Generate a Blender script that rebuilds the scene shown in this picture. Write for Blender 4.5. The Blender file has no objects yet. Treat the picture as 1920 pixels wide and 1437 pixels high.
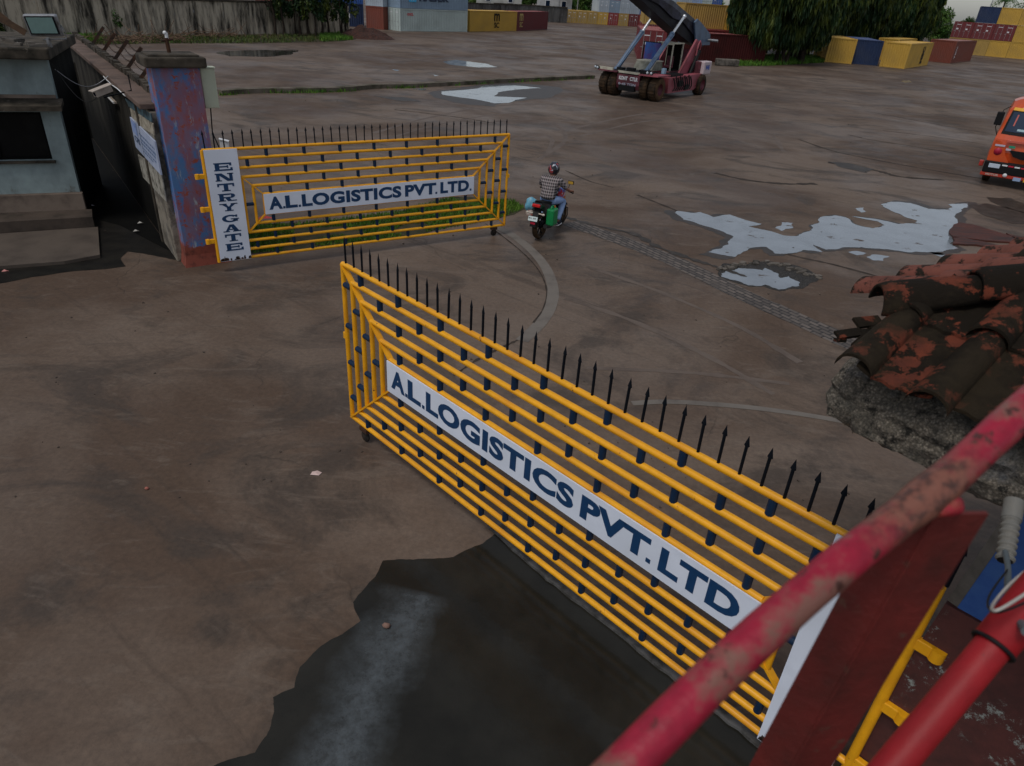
import bpy, bmesh, math, random
import numpy as np
from mathutils import Vector, Matrix, noise
random.seed(7); rng = np.random.default_rng(7)
R_ = math.radians
scene = bpy.context.scene
COL = scene.collection

# ------------------------------------------------------------------ camera
CF, CP, CR, CH = 1285.8, .5206, .0688, 5.366          # focal (px of 1920), pitch, roll, height
_fw = Vector((0, math.cos(CP), -math.sin(CP))); _r = Vector((1, 0, 0)); _u = _r.cross(_fw)
_R = math.cos(CR)*_r + math.sin(CR)*_u; _U = -math.sin(CR)*_r + math.cos(CR)*_u
cam_d = bpy.data.cameras.new('camera'); cam = bpy.data.objects.new('camera', cam_d); COL.objects.link(cam)
m = Matrix((( _R.x, _U.x, -_fw.x, 0), (_R.y, _U.y, -_fw.y, 0), (_R.z, _U.z, -_fw.z, CH), (0, 0, 0, 1)))
cam.matrix_world = m
cam_d.sensor_width = 36; cam_d.lens = CF/1920*36; cam_d.clip_start = .05; cam_d.clip_end = 2000
cam_d.dof.use_dof = True; cam_d.dof.focus_distance = 9.0; cam_d.dof.aperture_fstop = 4.2
scene.camera = cam
# ------------------------------------------------------------------ world, sun, exposure
SUN_EL, SUN_AZ = R_(62), R_(222)                        # azimuth measured from +Y towards +X
w = bpy.data.worlds.new('World'); scene.world = w; w.use_nodes = True
nt = w.node_tree; nt.nodes.clear()
out = nt.nodes.new('ShaderNodeOutputWorld'); bg = nt.nodes.new('ShaderNodeBackground')
sky = nt.nodes.new('ShaderNodeTexSky'); sky.sky_type = 'NISHITA'; sky.sun_disc = False
sky.sun_elevation = SUN_EL; sky.sun_rotation = SUN_AZ; sky.air_density = 1.0; sky.dust_density = 1.2; sky.ozone_density = 2.0
hs = nt.nodes.new('ShaderNodeHueSaturation'); hs.inputs['Saturation'].default_value = .42
nt.links.new(sky.outputs[0], hs.inputs['Color']); nt.links.new(hs.outputs[0], bg.inputs[0]); nt.links.new(bg.outputs[0], out.inputs[0])
bg.inputs[1].default_value = .094
sd = bpy.data.lights.new('sun', 'SUN'); sd.energy = 1.15; sd.angle = R_(16); sd.color = (1, .95, .88)
so = bpy.data.objects.new('sun', sd); COL.objects.link(so)
sv = Vector((math.sin(SUN_AZ)*math.cos(SUN_EL), math.cos(SUN_AZ)*math.cos(SUN_EL), math.sin(SUN_EL)))
so.rotation_euler = sv.to_track_quat('Z', 'Y').to_euler()
scene.view_settings.view_transform = 'Standard'; scene.view_settings.look = 'None'
scene.view_settings.exposure = .12; scene.view_settings.gamma = 1

# ------------------------------------------------------------------ pixel -> world (ground point seen at a pixel of the 1920 px photograph)
def at(px, py, z=0.0):
    d = _fw + _R*((px-960)/CF) - _U*((py-718.5)/CF)
    t = (z-CH)/d.z
    return Vector((d.x*t, d.y*t, z))
def onplane(px, py, P, n):
    d = _fw + _R*((px-960)/CF) - _U*((py-718.5)/CF); o = Vector((0, 0, CH))
    return o + d*((Vector(P)-o).dot(Vector(n))/d.dot(Vector(n)))
def atd(px, py, D):
    d = _fw + _R*((px-960)/CF) - _U*((py-718.5)/CF)
    return Vector((0, 0, CH)) + d*D

# ------------------------------------------------------------------ materials
def nn(t, typ, **kw):
    n = t.nodes.new(typ)
    for k, v in kw.items():
        if k in n.inputs: n.inputs[k].default_value = v
        else: setattr(n, k, v)
    return n
def c4(c): return (c[0], c[1], c[2], 1)
def ramp(t, src, p0, p1, c0=(0, 0, 0), c1=(1, 1, 1)):
    r = t.nodes.new('ShaderNodeValToRGB'); e = r.color_ramp.elements
    e[0].position = p0; e[1].position = p1; e[0].color = c4(c0); e[1].color = c4(c1)
    t.links.new(src, r.inputs[0]); return r.outputs[0]
def mixc(t, fac, a, b, mode='MIX'):
    m = t.nodes.new('ShaderNodeMix'); m.data_type = 'RGBA'; m.blend_type = mode
    for i, v in ((0, fac), (6, a), (7, b)):
        if isinstance(v, bpy.types.NodeSocket): t.links.new(v, m.inputs[i])
        else: m.inputs[i].default_value = v if i == 0 else c4(v)
    return m.outputs[2]
def mth(t, op, a, b=0.0, c=None):
    m = t.nodes.new('ShaderNodeMath'); m.operation = op
    for i, v in enumerate((a, b, c)):
        if v is None: continue
        if isinstance(v, bpy.types.NodeSocket): t.links.new(v, m.inputs[i])
        else: m.inputs[i].default_value = v
    return m.outputs[0]
def nz(t, co, scale, detail=5, rough=.6, sx=1, sy=1, sz=1, dist=0, off=(0, 0, 0)):
    mp = t.nodes.new('ShaderNodeMapping'); mp.inputs['Scale'].default_value = (sx, sy, sz); mp.inputs['Location'].default_value = off
    t.links.new(co, mp.inputs[0])
    n = t.nodes.new('ShaderNodeTexNoise'); n.inputs['Scale'].default_value = scale; n.inputs['Detail'].default_value = detail
    n.inputs['Roughness'].default_value = rough; n.inputs['Distortion'].default_value = dist
    t.links.new(mp.outputs[0], n.inputs[0]); return n.outputs[0]
def newmat(name):
    m = bpy.data.materials.new(name); m.use_nodes = True; t = m.node_tree
    b = t.nodes['Principled BSDF']; tc = t.nodes.new('ShaderNodeTexCoord')
    return m, t, b, tc
def bump(t, b, h, strength=.3, dist=.02):
    n = t.nodes.new('ShaderNodeBump'); n.inputs['Strength'].default_value = strength; n.inputs['Distance'].default_value = dist
    t.links.new(h, n.inputs['Height']); t.links.new(n.outputs[0], b.inputs['Normal'])
MC = {}
def M(name, col, rough=.6, col2=None, amt=(.45, .65), sc=3, metal=0, bmp=.15, stretch=(1, 1, 1), col3=None, amt3=(.6, .68), sc3=8, var=.12, coat=0):
    """paint or raw surface: a base colour, worn patches of a second and a third colour, fine value variation"""
    if name in MC: return MC[name]
    m, t, b, tc = newmat(name); co = tc.outputs['Object']
    n0 = nz(t, co, sc*4, 4, .6)
    c = mixc(t, 1.0, col, ramp(t, n0, .3, .7, (1-var,)*3, (1+0*var,)*3), 'MULTIPLY')
    if col2: c = mixc(t, ramp(t, nz(t, co, sc, 6, .65, *stretch), *amt), c, col2)
    if col3: c = mixc(t, ramp(t, nz(t, co, sc3, 6, .7, *stretch, off=(3.1, 1.7, 5)), *amt3), c, col3)
    t.links.new(c, b.inputs['Base Color']); b.inputs['Roughness'].default_value = rough; b.inputs['Metallic'].default_value = metal
    b.inputs['Coat Weight'].default_value = coat
    lum = sum(col)/3; b.inputs['Specular IOR Level'].default_value = .5 if rough < .3 else (.12 if lum < .035 else (.18 if rough > .8 else .4))
    if bmp: bump(t, b, nz(t, co, sc*6, 6, .7), bmp, .01)
    MC[name] = m; return m

yellow = M('yellow_paint', (.92, .42, .010), .38, (.62, .24, .012), (.50, .72), 2.2, bmp=.12, col3=(.16, .05, .02), amt3=(.665, .70), sc3=10, var=.22)
blueblk = M('dark_blue_paint', (.010, .026, .060), .5, (.02, .04, .07), (.62, .75), 3)
spikem = M('black_paint', (.004, .006, .010), .6, (.07, .02, .008), (.7, .76), 4)
letter = M('navy_lettering', (.006, .045, .13), .5, var=.2)
white_board = M('white_board_paint', (.74, .79, .90), .55, (.60, .64, .72), (.45, .7), 1.5, col3=(.22, .15, .1), amt3=(.72, .8), sc3=12, bmp=.03)
redpaint = M('red_rail_paint', (.38, .010, .038), .42, (.20, .085, .065), (.46, .56), 8, bmp=.25, stretch=(1, 1, 1), col3=(.06, .02, .015), amt3=(.57, .64), sc3=30, var=.35)
redpost = M('red_post_paint', (.17, .018, .014), .6, (.075, .012, .009), (.42, .62), 9, bmp=.4, col3=(.10, .045, .03), amt3=(.62, .68), sc3=16, var=.35)
redpipe = M('bright_red_paint', (.33, .004, .009), .55, (.20, .005, .008), (.42, .68), 6, bmp=.15, col3=(.08, .012, .010), amt3=(.66, .72), sc3=30, var=.3)
conc = M('weathered_concrete', (.16, .14, .12), .9, (.05, .045, .038), (.42, .62), 2.2, bmp=.5, col3=(.25, .23, .2), amt3=(.6, .7), sc3=6)
concdark = M('mossy_concrete', (.085, .070, .053), .9, (.024, .021, .016), (.4, .62), 2.5, bmp=.6, col3=(.17, .145, .12), amt3=(.62, .72), sc3=8)
housewall = M('pale_blue_plaster', (.30, .37, .37), .85, (.17, .205, .205), (.42, .66), 1.1, bmp=.3, col3=(.09, .065, .045), amt3=(.60, .74), sc3=2.5, stretch=(1, 1, .6), var=.2)
plinthm = M('beige_plaster', (.22, .17, .135), .9, (.09, .068, .055), (.45, .65), 1.4, bmp=.3)
darkm = M('dark_interior', (.004, .004, .0035), .9)
rubber = M('rubber', (.02, .018, .016), .85, (.07, .05, .038), (.5, .7), 6)
blackm = M('black_plastic', (.012, .012, .013), .5)
metalm = M('grey_metal', (.30, .31, .33), .4, (.15, .14, .13), (.5, .7), 5, metal=.6)
chrome = M('chrome_rod', (.75, .78, .82), .25, metal=.6, bmp=0)
rust = M('rusty_iron', (.075, .035, .02), .85, (.03, .022, .018), (.4, .6), 6, bmp=.4)
whitem = M('white_paint', (.75, .76, .77), .5, (.5, .5, .48), (.5, .7), 3)
bark = M('bark', (.045, .032, .024), .95, (.02, .016, .013), (.4, .6), 5, bmp=.5)
glassd = M('dark_glass', (.008, .018, .04), .06, bmp=0)

def ground_mat():
    m, t, b, tc = newmat('muddy_concrete'); co = tc.outputs['Object']
    big = nz(t, co, .12, 6, .62, dist=.6)
    c = mixc(t, ramp(t, big, .42, .58), (.092, .062, .045), (.158, .120, .095))
    st = nz(t, co, .42, 8, .68, .75, 1.1, 1, dist=1.6)
    c = mixc(t, mth(t, 'MULTIPLY', ramp(t, st, .50, .62), .8), c, (.062, .049, .041))
    st2 = nz(t, co, 1.6, 6, .7, .40, 1.1, 1, dist=2.0, off=(7, 3, 0))
    c = mixc(t, mth(t, 'MULTIPLY', ramp(t, st2, .54, .68), .5), c, (.165, .130, .105))
    tr = nt_rot(t, co, 38)
    st3 = nz(t, tr, 1.1, 6, .7, .10, 1.5, 1, dist=1.0, off=(2, 9, 0))
    c = mixc(t, mth(t, 'MULTIPLY', ramp(t, st3, .55, .68), .5), c, (.055, .042, .034))
    sp = nz(t, co, 14, 6, .75)
    c = mixc(t, 1.0, c, ramp(t, sp, .28, .72, (.72, .72, .72), (1.16, 1.14, 1.1)), 'MULTIPLY')
    sp2 = nz(t, co, 70, 3, .8)
    c = mixc(t, mth(t, 'MULTIPLY', ramp(t, sp2, .63, .68), .5), c, (.032, .026, .022))
    # cracks
    wv = t.nodes.new('ShaderNodeVectorMath'); wv.operation = 'ADD'
    nzv = t.nodes.new('ShaderNodeTexNoise'); nzv.inputs['Scale'].default_value = .9; nzv.inputs['Detail'].default_value = 5
    t.links.new(co, nzv.inputs[0])
    t.links.new(co, wv.inputs[0]); t.links.new(nzv.outputs[1], wv.inputs[1])
    vo = t.nodes.new('ShaderNodeTexVoronoi'); vo.feature = 'DISTANCE_TO_EDGE'; vo.inputs['Scale'].default_value = .22
    t.links.new(wv.outputs[0], vo.inputs[0])
    cr = ramp(t, vo.outputs['Distance'], .0, .0045, (1, 1, 1), (0, 0, 0))
    cr = mth(t, 'MULTIPLY', cr, ramp(t, nz(t, co, .35, 3, .6, off=(5, 5, 1)), .50, .58))
    c = mixc(t, mth(t, 'MULTIPLY', cr, .5), c, (.04, .032, .026))
    t.links.new(c, b.inputs['Base Color'])
    wet = ramp(t, nz(t, co, .22, 6, .65, off=(1, 2, 3)), .42, .62, (.48, .48, .48), (.85, .85, .85))
    t.links.new(wet, b.inputs['Roughness']); b.inputs['IOR'].default_value = 1.4; b.inputs['Specular IOR Level'].default_value = .27
    h = mth(t, 'ADD', sp, mth(t, 'MULTIPLY', st, 2.0)); h = mth(t, 'SUBTRACT', h, mth(t, 'MULTIPLY', cr, 2.0))
    bump(t, b, h, .22, .015)
    return m
def nt_rot(t, co, deg):
    mp = t.nodes.new('ShaderNodeMapping'); mp.inputs['Rotation'].default_value = (0, 0, R_(deg)); t.links.new(co, mp.inputs[0]); return mp.outputs[0]
groundm = ground_mat()
def water_mat(name, base, ior=1.9, rough=.04, bmp=.02):
    m, t, b, tc = newmat(name); co = tc.outputs['Object']
    c = mixc(t, ramp(t, nz(t, co, 1.4, 6, .65), .4, .65), base, tuple(x*.72 for x in base)); t.links.new(c, b.inputs['Base Color'])
    t.links.new(ramp(t, nz(t, co, 2.2, 5, .6, off=(2, 2, 2)), .4, .7, (rough,)*3, (rough*4,)*3), b.inputs['Roughness'])
    b.inputs['IOR'].default_value = ior
    isl = ramp(t, nz(t, co, 1.5, 8, .66, 1, 1.6, 1, off=(4, 4, 0)), .615, .65)
    oc = b.inputs['Base Color'].links[0].from_socket; orr = b.inputs['Roughness'].links[0].from_socket
    t.links.new(mixc(t, isl, oc, (.075, .058, .047)), b.inputs['Base Color']); t.links.new(mixc(t, isl, orr, (.6, .6, .6)), b.inputs['Roughness'])
    t.links.new(mth(t, 'SUBTRACT', ior, mth(t, 'MULTIPLY', isl, ior-1.35)), b.inputs['IOR'])
    bump(t, b, nz(t, co, 3, 3, .5), bmp, .01); return m
waterm = water_mat('puddle_water', (.18, .205, .23), 2.6)
dampm = M('damp_mud', (.045, .034, .027), .5, (.03, .024, .019), (.4, .6), 2, bmp=.25)
def damp(pts, k=1.1, a=.10):
    c_ = sum((Vector(p) for p in pts), Vector())/len(pts); sheet('damp_margin', [c_+(Vector(p)-c_)*k for p in pts], dampm, .004, jit=3, amp=a)
darkwater = water_mat('dark_puddle_water', (.03, .03, .026), 1.33)
def wet_mat():
    """wet asphalt with a mud smear along the wheel tracks, its bluish sky sheen painted in"""
    m, t, b, tc = newmat('wet_mud'); co = tc.outputs['Object']
    a, e = at(778, 1120), at(628, 1420)
    d = (e-a); L = d.length; d.normalize(); n = Vector((-d.y, d.x, 0))
    sx = t.nodes.new('ShaderNodeVectorMath'); sx.operation = 'SUBTRACT'; sx.inputs[1].default_value = a; t.links.new(co, sx.inputs[0])
    def dot(v):
        q = t.nodes.new('ShaderNodeVectorMath'); q.operation = 'DOT_PRODUCT'; q.inputs[1].default_value = v; t.links.new(sx.outputs[0], q.inputs[0]); return q.outputs['Value']
    v = mth(t, 'ABSOLUTE', mth(t, 'ADD', dot(n), mth(t, 'MULTIPLY', mth(t, 'SUBTRACT', nz(t, co, 1.5, 5, .6), .5), .7)))
    u = dot(d)
    mask = mth(t, 'MULTIPLY', ramp(t, v, .02, .42, (1, 1, 1), (0, 0, 0)), ramp(t, mth(t, 'ADD', u, 1.0), .9, 1.6) )
    gr = nz(t, co, 9, 8, .72)
    mask = mth(t, 'MULTIPLY', mask, ramp(t, gr, .34, .62, (.35, .35, .35), (1, 1, 1)))
    base = mixc(t, ramp(t, nz(t, co, .9, 6, .6), .4, .65), (.014, .0132, .0105), (.024, .0225, .018))
    c = mixc(t, mask, base, (.078, .090, .098))  # smear colour includes the sky reflected off the rough mud
    c = mixc(t, mth(t, 'MULTIPLY', ramp(t, nz(t, co, 34, 4, .7), .62, .68), .6), c, (.01, .01, .009))
    t.links.new(c, b.inputs['Base Color'])
    t.links.new(ramp(t, mask, 0, 1, (.14, .14, .14), (.42, .42, .42)), b.inputs['Roughness']); b.inputs['IOR'].default_value = 1.33
    bump(t, b, mth(t, 'ADD', mth(t, 'MULTIPLY', gr, mth(t, 'ADD', mask, .12)), nz(t, co, 2.5, 4, .6)), .3, .02)
    return m

# ------------------------------------------------------------------ mesh helper
class MB:
    def __init__(s): s.v = []; s.f = []; s.sm = []
    def add(s, vs, fs, smooth=False):
        b = len(s.v); s.v += [tuple(v) for v in vs]; s.f += [tuple(b+i for i in f) for f in fs]; s.sm += [smooth]*len(fs); return s
    def box(s, c, d, mat=None, bev=0):
        x, y, z = (q/2 for q in d); c = Vector(c)
        if bev:
            bm = bmesh.new(); bmesh.ops.create_cube(bm, size=1)
            for v in bm.verts: v.co = Vector((v.co.x*d[0], v.co.y*d[1], v.co.z*d[2]))
            bmesh.ops.bevel(bm, geom=bm.edges[:], offset=bev, segments=2, affect='EDGES', profile=.5)
            vs = [v.co.copy() for v in bm.verts]; fs = [[v.index for v in f.verts] for f in bm.faces]; bm.free()
        else:
            vs = [Vector(p) for p in ((-x,-y,-z),(x,-y,-z),(x,y,-z),(-x,y,-z),(-x,-y,z),(x,-y,z),(x,y,z),(-x,y,z))]
            fs = ((0,3,2,1),(4,5,6,7),(0,1,5,4),(1,2,6,5),(2,3,7,6),(3,0,4,7))
        if mat is not None: vs = [mat @ v for v in vs]
        return s.add([v+c for v in vs], fs)
    def bar(s, a, b, w, h, up=(0, 0, 1)):
        a, b = Vector(a), Vector(b); d = (b-a); L = d.length; d.normalize(); up = Vector(up)
        x = d.cross(up)
        if x.length < 1e-4: x = d.cross(Vector((1, 0, 0)))
        x.normalize(); z = x.cross(d)
        vs = [p + x*i*w/2 + z*j*h/2 for p in (a, b) for i, j in ((-1,-1),(1,-1),(1,1),(-1,1))]
        return s.add(vs, ((3,2,1,0),(4,5,6,7),(0,1,5,4),(1,2,6,5),(2,3,7,6),(3,0,4,7)))
    def tube(s, pts, r, n=10, cap=True, smooth=True):
        pts = [Vector(p) for p in pts]; rs = r if isinstance(r, (list, tuple)) else [r]*len(pts)
        rings = []; prev = None
        for i, p in enumerate(pts):
            d = (pts[min(i+1, len(pts)-1)] - pts[max(i-1, 0)]).normalized()
            if prev is None:
                x = d.cross(Vector((0, 0, 1)))
                if x.length < 1e-3: x = d.cross(Vector((0, 1, 0)))
            else: x = prev - d*prev.dot(d)
            x.normalize(); prev = x; y = d.cross(x)
            rings.append([p + (x*math.cos(2*math.pi*k/n) + y*math.sin(2*math.pi*k/n))*rs[i] for k in range(n)])
        vs = [v for rg in rings for v in rg]; fs = []
        for i in range(len(pts)-1):
            for k in range(n): k2 = (k+1) % n; fs.append((i*n+k, i*n+k2, (i+1)*n+k2, (i+1)*n+k))
        s.add(vs, fs, smooth)
        if cap:
            s.add(rings[0], [tuple(range(n))[::-1]]); s.add(rings[-1], [tuple(range(n))])
        return s
    def lathe(s, prof, c, axis=(0, 0, 1), n=20, smooth=True):
        c = Vector(c); q = Vector((0, 0, 1)).rotation_difference(Vector(axis))
        vs = [c + q @ Vector((r*math.cos(2*math.pi*k/n), r*math.sin(2*math.pi*k/n), z)) for r, z in prof for k in range(n)]
        fs = [(i*n+k, i*n+(k+1) % n, (i+1)*n+(k+1) % n, (i+1)*n+k) for i in range(len(prof)-1) for k in range(n)]
        return s.add(vs, fs, smooth)
    def prism(s, poly, y0, y1, axis='y'):
        """poly of (x, z) pairs extruded along y (or (y, z) along x)"""
        n = len(poly)
        f = (lambda p, t: (p[0], t, p[1])) if axis == 'y' else ((lambda p, t: (t, p[0], p[1])) if axis == 'x' else (lambda p, t: (p[0], p[1], t)))
        vs = [f(p, y0) for p in poly] + [f(p, y1) for p in poly]
        fs = [tuple(range(n)), tuple(range(2*n-1, n-1, -1))] + [(i, i+n, (i+1) % n+n, (i+1) % n) for i in range(n)]
        return s.add(vs, fs)
    def sphere(s, c, r, sc=(1, 1, 1), n=14):
        c = Vector(c); vs = []; fs = []; m = n//2
        for i in range(m+1):
            th = math.pi*i/m
            for k in range(n): ph = 2*math.pi*k/n; vs.append(c+Vector((r*sc[0]*math.sin(th)*math.cos(ph), r*sc[1]*math.sin(th)*math.sin(ph), r*sc[2]*math.cos(th))))
        for i in range(m):
            for k in range(n): fs.append((i*n+k, (i+1)*n+k, (i+1)*n+(k+1) % n, i*n+(k+1) % n))
        return s.add(vs, fs, True)
    def build(s, name, mat, parent=None, off=None, fixn=True):
        me = bpy.data.meshes.new(name)
        vs = s.v if off is None else [(a-off[0], b-off[1], c-off[2]) for a, b, c in s.v]
        me.from_pydata(vs, [], s.f); me.polygons.foreach_set('use_smooth', s.sm)
        if fixn:
            bm = bmesh.new(); bm.from_mesh(me); bmesh.ops.recalc_face_normals(bm, faces=bm.faces[:]); bm.to_mesh(me); bm.free()
        me.materials.append(mat); me.update()
        o = bpy.data.objects.new(name, me); COL.objects.link(o)
        if parent: o.parent = parent
        return o
def tag(o, label=None, cat=None, group=None, kind=None):
    for k, v in (('label', label), ('category', cat), ('group', group), ('kind', kind)):
        if v: o[k] = v
    return o
def empty(name, loc, rz, label, cat, group=None):
    o = bpy.data.objects.new(name, None); COL.objects.link(o); o.location = loc; o.rotation_euler = (0, 0, rz); o.empty_display_size = .3
    return tag(o, label, cat, group)
def copy_tree(o, parent=None):
    c = o.copy(); COL.objects.link(c); c.parent = parent
    for ch in list(o.children): copy_tree(ch, c)
    return c
def text_mesh(txt, size, bold=.02, sx=1.0, gap=1.0):
    cu = bpy.data.curves.new('t', 'FONT'); cu.body = txt; cu.size = size; cu.offset = bold*size; cu.align_x = 'LEFT'; cu.space_character = gap
    cu.extrude = 0; cu.resolution_u = 4
    o = bpy.data.objects.new('t', cu); COL.objects.link(o)
    dg = bpy.context.evaluated_depsgraph_get(); me = bpy.data.meshes.new_from_object(o.evaluated_get(dg))
    vs = [v.co.copy() for v in me.vertices]; fs = [tuple(p.vertices) for p in me.polygons]
    bpy.data.objects.remove(o); bpy.data.curves.remove(cu); bpy.data.meshes.remove(me)
    return vs, fs
def text_on(mb, txt, O, X, Y, w=None, h=None, bold=.02, gap=1.0, thick=.002):
    """text filling a w x h box whose lower left corner is O, along unit vectors X and Y; thin solid letters"""
    vs, fs = text_mesh(txt, 1, bold, gap=gap); O, X, Y = Vector(O), Vector(X).normalized(), Vector(Y).normalized()
    x0 = min(v.x for v in vs); x1 = max(v.x for v in vs); y0 = min(v.y for v in vs); y1 = max(v.y for v in vs)
    sy = h/(y1-y0); sx = w/(x1-x0) if w else sy
    mb.add([O + X*(v.x-x0)*sx + Y*(v.y-y0)*sy + X.cross(Y)*thick for v in vs], fs)
def jitter_poly(pts, n=3, amp=.12):
    """fractal outline through ground points"""
    P = [Vector(p) for p in pts]
    for it in range(n):
        Q = []
        for i, p in enumerate(P):
            q = P[(i+1) % len(P)]; d = q-p
            Q += [p, (p+q)/2 + Vector((-d.y, d.x, 0))*random.uniform(-amp, amp)]
        P = Q
    return P
def sheet(name, pts, mat, z, label=None, kind='structure', jit=2, amp=.12, cat=None):
    P = jitter_poly(pts, jit, amp)
    from mathutils.geometry import tessellate_polygon
    tri = tessellate_polygon([[Vector((p.x, p.y, 0)) for p in P]]); out_ = []
    for a, b_, c_ in tri:
        cr = (P[b_].x-P[a].x)*(P[c_].y-P[a].y)-(P[b_].y-P[a].y)*(P[c_].x-P[a].x)
        if abs(cr) > 1e-9: out_.append((a, b_, c_) if cr > 0 else (a, c_, b_))
    me = bpy.data.meshes.new(name); me.from_pydata([(p.x, p.y, z) for p in P], [], out_); me.materials.append(mat)
    o = bpy.data.objects.new(name, me); COL.objects.link(o)
    return tag(o, label, cat, None, kind)
def spline(pts, n=8):
    P = [Vector(p) for p in pts]; P = [P[0]*2-P[1]] + P + [P[-1]*2-P[-2]]; out = []
    for i in range(1, len(P)-2):
        for k in range(n):
            t = k/n; a, b, c, d = P[i-1:i+3]
            out.append(.5*((2*b) + (c-a)*t + (2*a-5*b+4*c-d)*t*t + (3*b-a-3*c+d)*t**3))
    out.append(P[-2]); return out
def band(name, pts, w, mat, z, h=0, kind='structure', wj=0, label=None, cat=None, group=None, n=8):
    P = spline(pts, n); L = []
    for i, p in enumerate(P):
        d = (P[min(i+1, len(P)-1)]-P[max(i-1, 0)]).normalized(); s_ = Vector((-d.y, d.x, 0)); ww = w*(1+random.uniform(-wj, wj))
        L.append((p+s_*ww/2, p-s_*ww/2))
    mb = MB()
    for i in range(len(P)-1):
        a, b = L[i]; c, d = L[i+1]
        if h: mb.add([(a.x,a.y,z+h),(b.x,b.y,z+h),(d.x,d.y,z+h),(c.x,c.y,z+h),(a.x,a.y,z-.02),(b.x,b.y,z-.02),(d.x,d.y,z-.02),(c.x,c.y,z-.02)], ((0,1,2,3),(0,4,5,1),(2,6,7,3),(0,3,7,4),(1,5,6,2)))
        else: mb.add([(a.x,a.y,z),(b.x,b.y,z),(d.x,d.y,z),(c.x,c.y,z)], ((0,1,2,3),))
    o = mb.build(name, mat); return tag(o, label, cat, group, kind)

# ================================================================== SETTING: ground
mb = MB(); mb.add([(-400, -60, 0), (500, -60, 0), (500, 900, 0), (-400, 900, 0)], ((0, 1, 2, 3),))
tag(mb.build('ground', groundm, fixn=False), kind='structure')
def Z1(l, ox, oy, s): return [at(ox+x/s, oy+y/s) for x, y in l]
wetm = wet_mat()
sheet('wet_or_shaded_ground', [at(*p) for p in [(938,996),(905,1020),(850,1045),(775,1050),(718,1052),(704,1082),(662,1130),(676,1165),(642,1190),(602,1212),(562,1252),(552,1290),(512,1308),(514,1335),(500,1380),(478,1412),(400,1437),(330,1540),(420,1700),(1300,1700),(1500,1480),(1440,1400),(1180,1190)]], wetm, .004, jit=3, amp=.05)
big = Z1([(0,1190),(90,1160),(80,1120),(150,1100),(150,1065),(270,1045),(350,1060),(400,1100),(440,1120),(560,1145),(650,1120),(600,1092),(400,1055),(480,1060),(620,1080),(760,1112),(880,1105),(900,1085),(800,1055),(700,1010),(620,960),(700,940),(850,950),(990,995),(1100,1000),(1170,985),(1140,960),(1290,955),(1290,985),(1230,1020),(1215,1100),(1190,1200),(1150,1260),(1220,1300),(1100,1325),(980,1330),(830,1330),(700,1310),(560,1300),(470,1290),(350,1290),(200,1310),(100,1270)], 1500, 150, 4.105)
lobe = Z1([(1735,235),(1620,222),(1520,245),(1450,245),(1400,205),(1290,215),(1210,265),(1120,250),(1050,235),(1170,190),(1200,140),(1130,110),(1000,70),(900,40),(850,0),(860,-12),(950,0),(1000,-5),(1080,25),(1180,10),(1250,35),(1370,65),(1290,80),(1400,105),(1500,135),(1580,140)], 1000, 400, 3.2)
damp(big+lobe, 1.07, .12); sheet('puddle', big+lobe, waterm, .008, jit=3, amp=.10)
sheet('puddle', Z1([(425,990),(490,985),(510,1015),(470,1022)], 1500, 150, 4.105), waterm, .004)
sheet('puddle', Z1([(370,1325),(440,1318),(510,1335),(440,1352)], 1500, 150, 4.105), waterm, .004)
sheet('puddle', Z1([(510,1365),(560,1345),(690,1360),(640,1395),(560,1390)], 1500, 150, 4.105), waterm, .004)
sheet('puddle', Z1([(1000,1325),(1090,1335),(1130,1360),(1080,1365)], 1500, 150, 4.105), waterm, .004)
sheet('puddle', Z1([(1450,90),(1490,55),(1560,60),(1560,90),(1490,108)], 1000, 400, 3.2), waterm, .004)
damp(Z1([(1100,580),(1290,545),(1380,535),(1560,520),(1850,545),(1760,610),(1480,655),(1250,630)], 480, 0, 3.31), 1.1); sheet('puddle', Z1([(1150,570),(1290,560),(1380,550),(1440,530),(1560,528),(1770,548),(1640,556),(1500,575),(1480,600),(1680,608),(1570,640),(1480,643),(1300,610),(1160,590)], 480, 0, 3.31), waterm, .008, jit=3, amp=.07)
sheet('puddle', Z1([(970,550),(1070,552),(1030,562)], 480, 0, 3.31), waterm, .004)
sheet('puddle', Z1([(1160,385),(1240,372),(1370,390),(1420,395),(1500,418),(1380,420),(1200,402)], 480, 0, 3.31), waterm, .004, jit=3, amp=.07)
sheet('puddle', Z1([(845,430),(895,436),(880,443)], 480, 0, 3.31), waterm, .004)
sheet('puddle', Z1([(1095,464),(1135,470),(1110,474)], 480, 0, 3.31), waterm, .004)
sheet('puddle', [at(*p) for p in [(1691,151),(1706,151),(1710,155),(1696,156)]], waterm, .004)
sheet('puddle', [at(*p) for p in [(405,99),(450,95),(500,94),(560,95),(545,103),(500,107),(430,106)]], darkwater, .004)
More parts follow.
